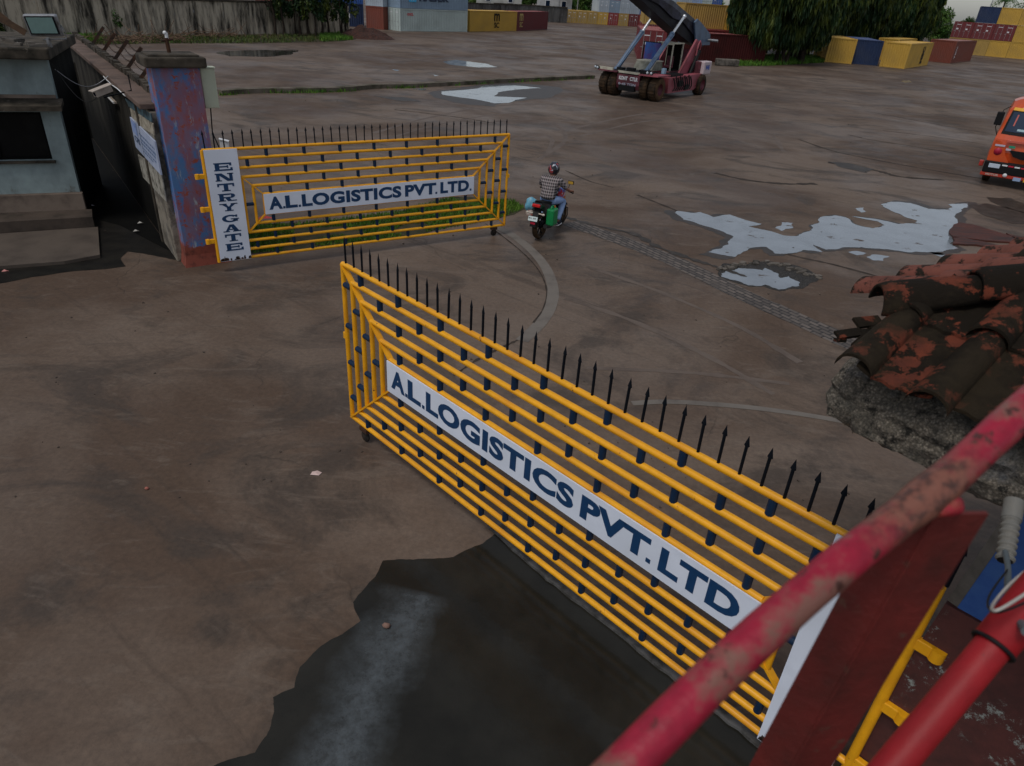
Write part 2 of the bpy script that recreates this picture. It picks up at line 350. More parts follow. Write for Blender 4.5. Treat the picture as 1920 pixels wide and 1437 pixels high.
# pothole: gravel bed, water, broken rim
def gravel_mat(name, c1, c2, sc=40):
    m, t, b, tc = newmat(name); co = tc.outputs['Object']; v = t.nodes.new('ShaderNodeTexVoronoi'); v.inputs['Scale'].default_value = sc
    t.links.new(co, v.inputs[0]); t.links.new(mixc(t, ramp(t, v.outputs['Distance'], .1, .6), c1, c2), b.inputs['Base Color'])
    b.inputs['Roughness'].default_value = .9; bump(t, b, mth(t, 'ADD', v.outputs['Distance'], nz(t, co, sc/3, 5, .7)), 1, .04); return m
gravelm = gravel_mat('gravel', (.09, .08, .07), (.02, .018, .016))
soilm = gravel_mat('red_soil', (.085, .026, .014), (.03, .011, .007), 6)
sheet('pothole', Z1([(1110,350),(1150,300),(1250,310),(1330,290),(1420,290),(1520,300),(1640,335),(1710,370),(1720,395),(1660,420),(1600,455),(1480,470),(1380,440),(1290,440),(1180,405),(1120,385)], 1000, 400, 3.2), gravelm, .004, jit=3, amp=.12)
sheet('puddle', Z1([(1125,380),(1150,352),(1210,345),(1230,330),(1290,335),(1380,347),(1390,330),(1470,365),(1480,390),(1530,380),(1600,420),(1590,440),(1470,460),(1390,430),(1290,436),(1180,400)], 1000, 400, 3.2), waterm, .008, jit=3, amp=.16)
mb = MB()
for i in range(70):
    u = random.random(); x, y = (1110+u*250, 335-u*40) if i % 2 else (1400+u*310, 292+u*95)
    p = at(1000+(x+random.uniform(-25, 25))/3.2, 400+(y+random.uniform(-9, 9))/3.2); s_ = random.uniform(.03, .11)
    mb.box((p.x, p.y, s_*.2), (s_*1.6, s_, s_*.5), Matrix.Rotation(random.uniform(0, 3), 3, 'Z') @ Matrix.Rotation(random.uniform(-.3, .3), 3, 'X'))
tag(mb.build('rubble', conc), kind='stuff', label='broken concrete lumps around the rim of the pothole', cat='rubble')
# dark ruts and slab joints
rutm = M('dark_mud', (.035, .028, .022), .45, (.06, .048, .04), (.45, .65), 2, bmp=.4)
crackm = M('joint_dirt', (.055, .043, .035), .9, (.028, .022, .018), (.42, .62), 3, bmp=.3)
def cpx(l): return [at(*p) for p in l]
for l, w_ in (([(1498,262),(1560,283),(1640,300),(1750,320),(1845,336)], .12), ([(1590,253),(1630,262),(1700,273),(1780,286),(1848,299)], .10), ([(1620,208),(1700,223),(1790,240),(1850,250)], .09),
              ([(1655,245),(1760,258),(1850,272)], .07), ([(1340,325),(1400,338),(1470,345),(1530,345)], .20), ([(1552,305),(1600,312),(1650,322),(1690,332),(1770,338)], .28),
              ([(1195,366),(1270,396),(1380,440),(1470,475),(1560,496),(1650,520)], .10), ([(1060,320),(1105,340),(1150,352)], .07), ([(740,206),(800,213),(870,222),(930,232)], .10),
              ([(850,705),(900,672),(950,648),(975,636)], .05), ([(840,962),(850,890),(846,800),(850,708)], .0)):
    if w_: band('pavement_joint', cpx(l), w_, crackm, .0045, wj=.55)
sheet('rut', [at(*p) for p in [(1815,385),(1850,382),(1925,400),(1960,425),(1900,420),(1840,402)]], rutm, .0085)
sheet('rut', [at(*p) for p in [(1850,370),(1895,372),(1940,392),(1925,402),(1880,388)]], rutm, .0085)
sheet('rut', [at(*p) for p in [(1552,303),(1590,306),(1640,318),(1625,325),(1575,314)]], rutm, .0085)
sheet('rut', [at(*p) for p in [(700,180),(760,183),(790,192),(750,190)]], rutm, .0085)
tyrem_ = M('tyre_mark_mud', (.088, .064, .050), .75, (.118, .089, .071), (.38, .56), 1.0, bmp=.2)
for l, w_ in (([(700, 250), (800, 222), (920, 200), (1030, 196), (1100, 205)], .22), ([(720, 262), (830, 232), (940, 214), (1030, 214), (1085, 228)], .2), ([(880, 235), (980, 224), (1040, 234), (1060, 262), (1010, 300)], .2), ([(960, 262), (1010, 250), (1035, 262), (1025, 290)], .18),
              ([(1080, 240), (1200, 215), (1330, 205), (1450, 215)], .22), ([(1090, 255), (1210, 228), (1340, 218), (1460, 228)], .2), ([(1240, 250), (1360, 236), (1440, 250), (1470, 285)], .2), ([(1100, 500), (1230, 545), (1380, 610), (1500, 680)], .14), ([(1060, 560), (1180, 600), (1330, 670), (1450, 740)], .14),
              ([(1100, 690), (1300, 700), (1480, 720)], .12)):
    tz_ = globals().get('tz_', .0016)+.00015; band('tyre_mark', cpx(l), w_, tyrem_, tz_, wj=.35)
# brick band
def brick_mat():
    m, t, b, tc = newmat('brick_band'); a, e = at(1240, 478), at(1610, 650); ang = math.atan2(e.y-a.y, e.x-a.x)
    co = nt_rot(t, tc.outputs['Object'], -math.degrees(ang))
    br = t.nodes.new('ShaderNodeTexBrick'); br.inputs['Scale'].default_value = 1; br.inputs['Brick Width'].default_value = .24; br.inputs['Row Height'].default_value = .125
    br.inputs['Mortar Size'].default_value = .016; br.inputs['Color1'].default_value = (.13, .105, .088, 1); br.inputs['Color2'].default_value = (.06, .048, .041, 1); br.inputs['Mortar'].default_value = (.016, .013, .011, 1)
    t.links.new(co, br.inputs[0])
    mud = ramp(t, nz(t, tc.outputs['Object'], 1.3, 6, .65), .56, .70)
    c = mixc(t, mud, br.outputs[0], (.075, .060, .050)); t.links.new(c, b.inputs['Base Color']); b.inputs['Roughness'].default_value = .7
    bump(t, b, mth(t, 'SUBTRACT', 1, br.outputs['Fac']), .5, .01); return m
band('brick_paving', cpx([(1068,418),(1150,446),(1240,480),(1310,512),(1390,552),(1480,592),(1560,628),(1640,665)]), .62, brick_mat(), .0045, wj=.06)
band('pavement_joint', cpx([(1060,408),(1120,424),(1190,440),(1230,462),(1290,484),(1340,500),(1400,520)]), .16, rutm, .009, wj=.8)
# quarter circle wheel tracks of the gates
trackm = M('track_concrete', (.16, .14, .12), .8, (.10, .085, .074), (.48, .68), 2)
tag(band('gate_track', cpx([(925,424),(955,438),(985,460),(1010,484),(1028,512),(1037,545),(1032,575),(1018,600),(1000,620),(978,640)]), .24, trackm, .005), kind='structure')
band('gate_track', cpx([(1185,757),(1240,754),(1300,756),(1400,764),(1500,777),(1600,794),(1700,812)]), .13, trackm, .005)
band('pavement_joint', cpx([(910,420),(940,442),(975,470),(1000,495),(1017,520),(1025,548),(1018,580),(1000,606)]), .03, crackm, .0095, wj=.5)
# low ramp edge under the near gate
band('ramp_edge', cpx([(925,985),(1020,1070),(1150,1170),(1300,1290),(1440,1400),(1520,1480)]), .16, M('ramp_edge_concrete', (.13, .125, .12), .85, (.05, .047, .042), (.42, .6), 5, bmp=.5), .0, h=.035, wj=.12)
# little stones and litter
mb = MB()
for i in range(170):
    x, y = random.uniform(0, 1920), random.uniform(130, 980)
    p = at(x, y); s_ = random.uniform(.006, .02)*(1+p.y*.02)
    mb.box((p.x, p.y, s_*.3), (s_*1.5, s_, s_*.7), Matrix.Rotation(random.uniform(0, 3), 3, 'Z'), bev=0)
tag(mb.build('gravel', M('gravel_stone', (.07, .055, .045), .9)), label='small stones scattered over the yard', cat='gravel', kind='stuff')
for (x, y), c_, nm, lb, s_ in (((592, 889), (.6, .45, .42), 'paper_scrap', 'pink and white paper scrap on the mud left of the near gate', .07), ((725, 1176), (.22, .13, .10), 'stone', 'brown stone lying on the sky-tinted grey mud smear of the wet ground', .06),
                     ((978, 915), (.35, .12, .09), 'brick_chip', 'reddish chip on the dry mud near the middle of the drive', .04)):
    if nm == 'brick_chip': x, y = 276, 918
    p = at(x, y); mb = MB()
    if nm == 'paper_scrap': mb.add([(-.06,-.03,.006),(.05,-.04,.012),(.07,.03,.006),(.01,.045,.02),(-.05,.03,.01),(0,0,.025)], ((0,1,5),(1,2,5),(2,3,5),(3,4,5),(4,0,5)))
    else:
        mb.sphere((0, 0, s_*.4), s_*.6, (1, .8, .7), 8)
        mb.v = [tuple(Vector(v)+noise.noise_vector(Vector(v)*30)*s_*.25) for v in mb.v]
    o = mb.build(nm, M(nm+'_surface', c_, .8)); o.location = p; tag(o, lb, nm.split('_')[0])

# ------------------------------------------------------------------ grass
def leafmat(name, c1, c2, sc=.6, rough=.6, sz=1, a0=.38, a1=.62):
    m, t, b, tc = newmat(name); co = tc.outputs['Object']
    c = mixc(t, ramp(t, nz(t, co, sc, 3, .6, 1, 1, sz), a0, a1), c1, c2)
    c = mixc(t, 1.0, c, ramp(t, nz(t, co, sc*14, 2, .6), .3, .7, (.6, .6, .6), (1.3, 1.3, 1.2)), 'MULTIPLY')
    t.links.new(c, b.inputs['Base Color']); b.inputs['Roughness'].default_value = rough
    b.inputs['Specular IOR Level'].default_value = .25
    return m
grassm = leafmat('grass', (.045, .13, .012), (.10, .20, .02), 1.5)
grassdry = leafmat('rough_grass', (.04, .085, .012), (.10, .10, .03), .8)
def inpoly(x, y, P):
    c = False; j = len(P)-1
    for i in range(len(P)):
        if (P[i].y > y) != (P[j].y > y) and x < (P[j].x-P[i].x)*(y-P[i].y)/(P[j].y-P[i].y)+P[i].x: c = not c
        j = i
    return c
def grass(poly, n, h, label, mat, wd=.012, z0=0):
    P = poly; x0, x1 = min(p.x for p in P), max(p.x for p in P); y0, y1 = min(p.y for p in P), max(p.y for p in P)
    vs = []; fs = []; k = 0; tries = 0
    while k < n and tries < n*12:
        tries += 1
        x, y = random.uniform(x0, x1), random.uniform(y0, y1)
        if not inpoly(x, y, P) or noise.noise(Vector((x*.9, y*.9, 3))) < -.25: continue
        hh = h*random.uniform(.4, 1.2); a = random.uniform(0, 6.28); dx, dy = math.cos(a)*wd, math.sin(a)*wd; lx, ly = random.uniform(-.5, .5)*hh, random.uniform(-.5, .5)*hh
        b = len(vs); vs += [(x-dx, y-dy, z0), (x+dx, y+dy, z0), (x+lx, y+ly, z0+hh)]; fs.append((b, b+1, b+2)); k += 1
    me = bpy.data.meshes.new('grass'); me.from_pydata(vs, [], fs); me.materials.append(mat); o = bpy.data.objects.new('grass', me); COL.objects.link(o)
    return tag(o, label, 'grass', None, 'stuff')
gp = cpx([(470,476),(700,455),(930,412),(985,392),(965,378),(850,370),(760,395),(640,412),(560,420),(480,424),(462,440)])
sheet('grass_verge', gp, M('verge_soil', (.035, .04, .02), .95, (.06, .05, .03), (.4, .6), 3), .005, jit=2)
grass(gp, 9000, .12, 'bright green grass strip behind the far gate leaf', grassm, .014)
for x, y, c_, nm, lb in ((690, 428, (.5, .03, .03), 'litter', 'red plastic strip lying in the grass behind the far gate'), (845, 372, (.55, .6, .7), 'litter', 'pale crumpled bag lying in the grass behind the far gate')):
    if y == 428: x, y = 497, 423
    p = at(x, y); mb = MB(); mb.add([(-.16,-.03,.16),(.18,.0,.19),(.2,.1,.17),(-.1,.09,.2),(0,.04,.24)], ((0,1,4),(1,2,4),(2,3,4),(3,0,4)))
    o = mb.build(nm, M('litter_%d' % y, c_, .6)); o.location = p; tag(o, lb, 'litter')
# kerb in the yard with weeds
kp = cpx([(412,178),(480,174),(560,173),(640,171),(700,166),(770,164),(850,160),(930,155),(1020,151),(1110,147)])
band('kerb', kp, .5, M('kerb_concrete', (.15, .125, .10), .9, (.06, .055, .035), (.45, .62), 1.2, bmp=.4), 0, h=.22, wj=.12)
def weeds(line, n, w, h, label, mat=grassm, wd=.02, z0=0):
    S = spline(line, 10); vs = []; fs = []
    for i in range(n):
        t = random.random()*(len(S)-1.001); a = S[int(t)].lerp(S[int(t)+1], t % 1)
        if noise.noise(Vector((a.x*.5, a.y*.5, 1))) < random.uniform(-.25, .35): continue
        x, y = a.x+random.gauss(0, w), a.y+random.gauss(0, w); hh = h*random.uniform(.3, 1.3); q = random.uniform(0, 6.28)
        b = len(vs); vs += [(x-math.cos(q)*wd, y-math.sin(q)*wd, z0), (x+math.cos(q)*wd, y+math.sin(q)*wd, z0), (x+random.uniform(-.4, .4)*hh, y+random.uniform(-.4, .4)*hh, z0+hh)]; fs.append((b, b+1, b+2))
    me = bpy.data.meshes.new('weeds'); me.from_pydata(vs, [], fs); me.materials.append(mat); o = bpy.data.objects.new('weeds', me); COL.objects.link(o)
    return tag(o, label, 'weeds', None, 'stuff')
weeds([p+Vector((.1, -.2, 0)) for p in kp], 3300, .10, .2, 'weeds growing along the low kerb across the yard', grassm, .03)
#--PART2--
# ================================================================== GATES
GL, ZB, ZT = 6.766, .245, 2.408; U1, U2, S0, S1 = 1.025, 5.817, 1.1105, 1.5087; RR = .031
dzt, dzb, dx_ = (ZT-S1)/5, (S0-ZB)/5, (GL-U2)/5
def slab_glyph(ch, mb, O, X, Y, w, h):
    """one wide letter with slab serifs"""
    O, X, Y = Vector(O), Vector(X), Vector(Y); n = X.cross(Y)*.002
    def q(x0, y0, x1, y1, dx0=0, dx1=0): mb.add([O+X*(x*w)+Y*(y*h)+n for x, y in ((x0, y0), (x1, y0), (x1+dx1, y1), (x0+dx0, y1))], ((0, 1, 2, 3),))
    def arcs(cx, cy, rx, ry, a0, a1, tx, ty, k=12):
        for i in range(k):
            a, b = R_(a0+(a1-a0)*i/k), R_(a0+(a1-a0)*(i+1)/k)
            P = [(cx+rx*math.cos(a), cy+ry*math.sin(a)), (cx+rx*math.cos(b), cy+ry*math.sin(b)), (cx+(rx-tx)*math.cos(b), cy+(ry-ty)*math.sin(b)), (cx+(rx-tx)*math.cos(a), cy+(ry-ty)*math.sin(a))]
            mb.add([O+X*(x*w)+Y*(y*h)+n for x, y in P], ((0, 1, 2, 3),))
    t, s_ = .24, .2
    if ch == 'E': q(.06, 0, .06+t, 1); q(.06+t, 0, 1, s_); q(.06+t, 1-s_, .96, 1); q(.06+t, .42, .78, .6); q(0, 0, .06, .14); q(0, .86, .06, 1); q(.88, s_, 1, .4); q(.84, .62, .96, 1-s_); q(.7, .33, .78, .42); q(.7, .6, .78, .69)
    elif ch == 'N': q(.06, 0, .06+t*.75, 1); q(.76, 0, .76+t*.75, 1); q(.06, 1, .38, 1) ; q(.62, 0, .94, 0); mb.add([O+X*(x*w)+Y*(y*h)+n*1.2 for x, y in ((.08, 1), (.36, 1), (.92, 0), (.64, 0))], ((0, 1, 2, 3),)); q(0, 0, .34, .14); q(0, .86, .1, 1); q(.66, .86, 1, 1)
    elif ch == 'T': q(.38, 0, .62, 1-s_); q(.04, 1-s_, .96, 1); q(.26, 0, .74, .14); q(.04, .58, .14, 1-s_); q(.86, .58, .96, 1-s_)
    elif ch == 'R': q(.06, 0, .06+t, 1); q(.06+t, 1-s_, .66, 1); q(.06+t, .4, .66, .56); arcs(.66, .7, .27, .3, -90, 90, .22, .15); q(.5, 0, .76, .42, -.12, -.14); q(0, 0, .4, .14); q(0, .88, .06, 1); q(.62, 0, 1, .14)
    elif ch == 'Y': q(.38, 0, .62, .5); mb.add([O+X*(x*w)+Y*(y*h)+n for x, y in ((.38, .48), (.56, .4), (.34, 1), (.06, 1))], ((0, 1, 2, 3),)); mb.add([O+X*(x*w)+Y*(y*h)+n for x, y in ((.44, .4), (.62, .48), (.94, 1), (.68, 1))], ((0, 1, 2, 3),)); q(.26, 0, .74, .14); q(0, .87, .4, 1); q(.62, .87, 1, 1)
    elif ch == 'G': arcs(.5, .5, .47, .5, 40, 325, .22, .2, 18); q(.66, .12, .92, .46); q(.52, .36, 1, .5); q(.80, .66, .92, .96)
    elif ch == 'A': mb.add([O+X*(x*w)+Y*(y*h)+n for x, y in ((.1, 0), (.26, 0), (.54, 1), (.38, 1))], ((0, 1, 2, 3),)); mb.add([O+X*(x*w)+Y*(y*h)+n for x, y in ((.64, 0), (.92, 0), (.62, 1), (.38, 1))], ((0, 1, 2, 3),)); q(.3, .26, .7, .4); q(0, 0, .36, .14); q(.54, 0, 1, .14)
def gate(loc, rz, fy, label, words, h0=0):
    T = empty('entry_gate_leaf', loc, rz, label, 'gate', 'leaves of the entry gate')
    X = Vector((1, 0, 0))*(-fy); Y = Vector((0, 0, 1))
    for k in range(6):                                               # nested rectangles of rails and posts
        zt, zb, xr = ZT-dzt*k, ZB+dzb*k, GL-dx_*k
        xl = h0 if k < 3 else U1-dx_*(5-k)
        MB().tube([(xl, 0, zt), (xr, 0, zt)], RR, 12).build('rail', yellow, T)
        MB().tube([(xl, 0, zb), (xr, 0, zb)], RR, 12).build('rail', yellow, T)
        MB().tube([(xr, 0, zb), (xr, 0, zt)], RR*.95, 12).build('post', yellow, T)
        if k >= 3: MB().tube([(xl, 0, zb), (xl, 0, zt)], RR*.95, 12).build('post', yellow, T)
    MB().tube([(h0, 0, ZB-.03), (h0, 0, ZT)], RR*1.15, 12).build('post', yellow, T)
    for z0, z1 in ((ZT, S1), (ZB, S0)):
        MB().bar((GL, 0, z0), (U2, 0, z1), .022, .07, (0, 1, 0)).build('corner_brace', yellow, T)
        MB().bar((U1-2*dx_, 0, (z1 + (z0-z1)*.4)), (U1, 0, z1), .022, .07, (0, 1, 0)).build('corner_brace', yellow, T)
    def sp(p0, p1):
        p0, p1 = Vector(p0), Vector(p1); d_ = (p1-p0).normalized()*RR*.8; MB().tube([p0+d_, p1-d_], .0345, 14).build('spacer', blueblk, T)
    for k in range(5):
        a = 1.17 if k % 2 == 0 else .79; xl = [.62, .62, .62, .84, 1.03][k]
        for n_ in range(-1, 9):
            u = a+.745*n_
            if u < xl+.05 or u > GL-dx_*(k+1)-.04: continue
            sp((u, 0, ZT-dzt*k), (u, 0, ZT-dzt*(k+1))); sp((u, 0, ZB+dzb*k), (u, 0, ZB+dzb*(k+1)))
    for k, zs in ((0, (2.15, 1.61, 1.09, .57)), (1, (1.87, 1.36, .82)), (2, (1.61, 1.09)), (3, (1.34,))):
        for z in zs: sp((GL-dx_*(k+1), 0, z), (GL-dx_*k, 0, z))
    sp((U1-2*dx_, 0, 1.33), (U1-dx_, 0, 1.33))
    for i in range(39):                                              # spikes along the top rail
        u = .06+i*.1745; lean = random.uniform(-.008, .008); b = MB()
        b.tube([(u, 0, ZT+.02), (u+lean*.8, 0, ZT+.285)], .0125, 8)
        hx = u+lean
        b.add([(hx-.022, 0, ZT+.275), (hx, -.015, ZT+.27), (hx+.022, 0, ZT+.275), (hx, .015, ZT+.27), (hx, 0, ZT+.36), (hx, 0, ZT+.255)], ((0,1,4),(1,2,4),(2,3,4),(3,0,4),(1,0,5),(2,1,5),(3,2,5),(0,3,5)))
        b.build('spike', spikem, T)
    sgn = MB().box(((U1+U2)/2, fy*.046, (S0+S1)/2), (U2-U1+.03, .014, S1-S0+.01)).build('name_board', white_board, T)
    tb = MB(); xs = U1 if fy < 0 else U2
    for wd_, u0, u1 in (('A', 1.095, 1.365), ('.', 1.37, 1.405), ('L', 1.425, 1.67), ('.', 1.69, 1.725), ('LOGISTICS', 1.764, 3.985), ('PVT', 4.073, 4.845), ('.', 4.825, 4.86), ('LTD', 4.951, 5.698), ('.', 5.72, 5.755)):
        if wd_ == '.' and u0 > 5.5 and not words.endswith('.'): continue
        O_ = Vector((xs, fy*.0535, S0+.082)) + X*(u0-U1)
        if wd_ == '.': tb.add([O_, O_+X*.048, O_+X*.048+Y*.048, O_+Y*.048], ((0, 1, 2, 3),))
        else: text_on(tb, wd_, O_, X, Y, u1-u0, .258, bold=.045, gap=1.06)
    tb.build('lettering', letter, sgn)
    eb = MB().box((.318+h0+(.03 if h0 else 0), fy*.05, (ZT+ZB)/2), (.54 if h0 else .60, .016, ZT-ZB+.02)).build('entry_board', white_board, T)
    lb = MB(); x0 = .318 + h0 + fy*.165 - (.025 if fy > 0 else 0)
    for i, ch in enumerate('ENTRYGATE'):
        zz = ZT-.255-.194*i-(.03 if i > 4 else 0)
        slab_glyph(ch, lb, Vector((x0, fy*.0585, zz-.13)) , X, Y, .34 if ch not in 'G' else .33, .150)
    lb.build('lettering', letter, eb)
    rb = MB()
    for i in range(26):
        x = h0+random.uniform(.03, .6); h = random.uniform(.01, .07)*(1.5 if random.random() < .3 else 1); w_ = random.uniform(.008, .03)
        rb.add([(x-w_, fy*.0588, ZB-.005), (x+w_, fy*.0588, ZB-.005), (x+w_*.5, fy*.0588, ZB+h), (x-w_*.7, fy*.0588, ZB+h*.8)], ((0, 1, 2, 3),))
    rb.build('rust_stain', rust, eb)
    for z in (1.93, 1.30, .66):                                       # hinges
        MB().tube([(h0-.15, 0, z-.045), (h0-.15, 0, z+.045)], .045, 12).box((h0-.075, 0, z), (.13, .05, .09), bev=.008).build('hinge', yellow, T)
    c = MB(); c.box((GL-.30, 0, ZB-.055), (.16, .08, .06)); cw = c.build('caster_bracket', rust, T)
    b = MB(); b.lathe([(.0, -.02), (.07, -.02), (.082, -.01), (.082, .01), (.07, .02), (0, .02)], (GL-.30, 0, .085), (0, 1, 0), 16); b.build('wheel', rubber, cw)
    MB().box((GL+.035, 0, 1.45), (.05, .05, .09), bev=.006).bar((GL+.02, 0, 1.5), (GL+.02, 0, 1.2), .02, .02).build('latch', yellow, T)
    return T
ga = Vector((-6.0869, 13.08, 0)); gb = Vector((-.4672, 16.8486, 0))
gate(ga, math.atan2(gb.y-ga.y, gb.x-ga.x), -1, 'yellow spiked gate leaf on the far pillar, swung open, grass behind it', 'A.L.LOGISTICSPVT.LTD.')
gn = Vector((2.7207, 3.0028, 0))
gate(gn, math.atan2(.6995, -.7147), 1, 'near yellow spiked gate leaf running diagonally towards the red handrail', 'A.L.LOGISTICSPVT.LTD', .09)

# ================================================================== PILLARS
def pillar_mat(name, zsplit, low, up, fade, scr):
    m, t, b, tc = newmat(name); co = tc.outputs['Object']
    sep = t.nodes.new('ShaderNodeSeparateXYZ'); t.links.new(co, sep.inputs[0])
    c = mixc(t, mth(t, 'MULTIPLY', ramp(t, nz(t, co, 1.7, 6, .7, 1, 1, .5), .45, .53), .85), up, fade)
    c = mixc(t, mth(t, 'MULTIPLY', ramp(t, nz(t, co, 2.2, 4, .6, 1, 1, .5, off=(8, 2, 2)), .42, .60), .5), c, (.09, .18, .33))
    c = mixc(t, ramp(t, nz(t, co, 4, 6, .7, 1.6, 1.6, .35, off=(4, 1, 2)), .58, .66), c, scr)
    c = mixc(t, ramp(t, nz(t, co, 7, 6, .7, off=(9, 1, 2)), .56, .60), c, fade)
    zz = mth(t, 'ADD', sep.outputs[2], mth(t, 'MULTIPLY', mth(t, 'SUBTRACT', nz(t, co, 3, 6, .7), .5), .5))
    lo = mixc(t, ramp(t, nz(t, co, 5, 6, .7, off=(2, 8, 1)), .5, .64), low, tuple(x*.5 for x in low))
    c = mixc(t, ramp(t, zz, zsplit-.02, zsplit+.02, (1, 1, 1), (0, 0, 0)) if zsplit < 1 else mth(t, 'LESS_THAN', sep.outputs[2], zsplit), c, lo)
    t.links.new(c, b.inputs['Base Color']); b.inputs['Roughness'].default_value = .75; bump(t, b, nz(t, co, 9, 6, .7), .3, .01); return m
pf0, pf1 = at(353, 501), at(429, 490); pw = (pf1-pf0).length
T = empty('gate_pillar', pf0, math.atan2(pf1.y-pf0.y, pf1.x-pf0.x), 'square blue gate pillar with peeling red patches and a concrete cap', 'pillar')
bm_ = MB(); n = 16
for (x0, y0, x1, y1) in ((0, 0, pw, 0), (pw, 0, pw, .62), (pw, .62, 0, .62), (0, .62, 0, 0)):   # gently uneven faces, wider foot
    for i in range(n):
        z0, z1 = 3.76*i/n, 3.76*(i+1)/n
        def e(x, y, z): k = .05*max(0, 1-z/.35)**1.5; return (x+(k if x > pw/2 else -k), y+(k if y > .3 else -k), z)
        bm_.add([e(x0, y0, z0), e(x1, y1, z0), e(x1, y1, z1), e(x0, y0, z1)], ((0, 1, 2, 3),))
bm_.build('shaft', pillar_mat('far_pillar_paint', .42, (.22, .05, .03), (.05, .155, .38), (.29, .065, .045), (.34, .38, .42)), T)
cp = MB().box((pw/2, .31, 3.85), (pw+.24, .86, .18), bev=.03).box((pw/2, .31, 3.95), (pw+.06, .66, .05), bev=.02); cp.build('cap', concdark, T)
MB().tube([(pw/2, .35, 3.96), (pw/2-.01, .35, 4.22)], .035, 8).tube([(pw/2-.1, .35, 4.17), (pw/2+.1, .33, 4.2)], .022, 6).build('iron_rod', rust, T)
MB().sphere((pw/2-.02, .35, 4.30), .035).tube([(pw/2, .35, 4.2), (pw/2, .35, 4.30)], .03, 8).build('insulator', whitem, T)
for z, xx in ((1.93, 0), (1.30, 0), (.66, 0)):
    MB().bar((pw-.02, .1, z), (pw+.12, -.02, z), .05, .05).build('hinge_pin', rust, T)
E0 = empty('meter_box', T.matrix_basis @ Vector((pw+.02, .2, 3.02)), T.rotation_euler[2], 'cream metal box fixed to the side of the far blue pillar', 'electrical box')
cream = M('cream_enamel', (.50, .54, .42), .5, (.38, .40, .30), (.5, .7), 2)
MB().box((.14, 0, .36), (.26, .18, .70), bev=.012).build('housing', cream, E0)
MB().box((.14, -.0, .725), (.29, .22, .02)).build('rain_lid', cream, E0)
MB().tube([(.12, 0, .01), (.08, -.02, -.45), (.13, -.03, -.62), (.36, -.12, -1.5), (.42, .0, -1.62)], .012, 6).build('cable', blackm, E0)
p = at(425, 300); E1 = empty('junction_box', (p.x, p.y, 0), .3, 'small white box on the ground behind the far gate beside the pillar', 'box')
MB().box((0, 0, .45), (.26, .18, .3), bev=.01).box((0, 0, .15), (.08, .08, .3)).build('housing', whitem, E1)
MB().box((0, 0, .62), (.3, .22, .02), Matrix.Rotation(.25, 3, 'Y')).build('lid', whitem, E1)

# near pillar: maroon foot, blue head, face in line with the gate
pe = Vector((.707, -.707, 0)); pn = Vector((-.707, -.707, 0))
T = empty('gate_pillar', (2.70, 3.02, 0), R_(-45), 'near gate pillar, blue above and flaking maroon below, under the broken tiled roof', 'pillar')
m_m, t, b, tc = newmat('flaking_maroon'); co = tc.outputs['Object']
c = mixc(t, ramp(t, nz(t, co, 3, 6, .7), .4, .65), (.085, .022, .018), (.045, .014, .012))
c = mixc(t, mth(t, 'MULTIPLY', ramp(t, nz(t, co, 5, 9, .82, off=(2, 3, 1)), .555, .60), ramp(t, nz(t, co, 1.3, 3, .5, off=(1, 0, .3)), .47, .56)), c, (.25, .27, .25))
t.links.new(c, b.inputs['Base Color']); b.inputs['Roughness'].default_value = .8; bump(t, b, nz(t, co, 8, 6, .7), .6, .01)
MB().add([(-.13, .05, 0), (1.5, .05, 0), (1.5, .7, 0), (-.13, .7, 0), (0.0, .0, 2.31), (1.5, 0, 2.31), (1.5, .7, 2.31), (0.0, .7, 2.31)], ((0,1,5,4),(1,2,6,5),(2,3,7,6),(3,0,4,7),(4,5,6,7))).build('maroon_shaft', m_m, T)
bp = M('near_blue_paint', (.025, .085, .30), .6, (.04, .11, .30), (.45, .65), 4, col3=(.22, .03, .05), amt3=(.695, .70), sc3=5, bmp=.1)
MB().add([(.06, .02, 2.314), (1.5, .02, 2.314), (1.5, .68, 2.314), (.06, .68, 2.314), (.14, .02, 3.46), (1.5, .02, 3.46), (1.5, .68, 3.46), (.14, .68, 3.46)], ((0,1,5,4),(1,2,6,5),(2,3,7,6),(3,0,4,7),(4,5,6,7))).build('blue_head', bp, T)
MB().add([(-.0, .03, 2.318), (.06, .017, 2.318), (.14, .017, 3.45), (.08, .03, 3.45), (0, .6, 2.318), (.08, .6, 3.45)], ((0,1,2,3),(4,0,3,5))).build('bare_edge', conc, T)

# ================================================================== BOUNDARY WALL beside the guard house
Wb = at(335, 491); Wd = (at(270, 398)-Wb).normalized(); WL = 15; wa = math.atan2(Wd.y, Wd.x)
T = empty('boundary_wall', Wb, wa, 'stained concrete wall with painted-in gap shade running back from the far blue pillar', 'wall')
# local x along the wall away from the pillar, local +y is the guard house side
def stained(name, top, base, sc=1.0):
    m, t, b, tc = newmat(name); co = tc.outputs['Object']
    c = mixc(t, ramp(t, nz(t, co, 1.6*sc, 7, .68, 1, 1, .18), .42, .60), top, base)
    c = mixc(t, ramp(t, nz(t, co, 5*sc, 6, .7, 1, 1, .25, off=(3, 3, 3)), .6, .72), c, tuple(min(.3, q*3.2) for q in top))
    t.links.new(c, b.inputs['Base Color']); b.inputs['Roughness'].default_value = .95; b.inputs['Specular IOR Level'].default_value = .1; bump(t, b, nz(t, co, 7, 7, .7), .5, .02); return m
wallm = stained('stained_shaded_wall', (.045, .041, .034), (.010, .0095, .008))
wt_ = wallm.node_tree; pb = wt_.nodes['Principled BSDF']; old = pb.inputs['Base Color'].links[0].from_socket; tcw = wt_.nodes.new('ShaderNodeTexCoord').outputs['Object']
sz_ = wt_.nodes.new('ShaderNodeSeparateXYZ'); wt_.links.new(tcw, sz_.inputs[0])
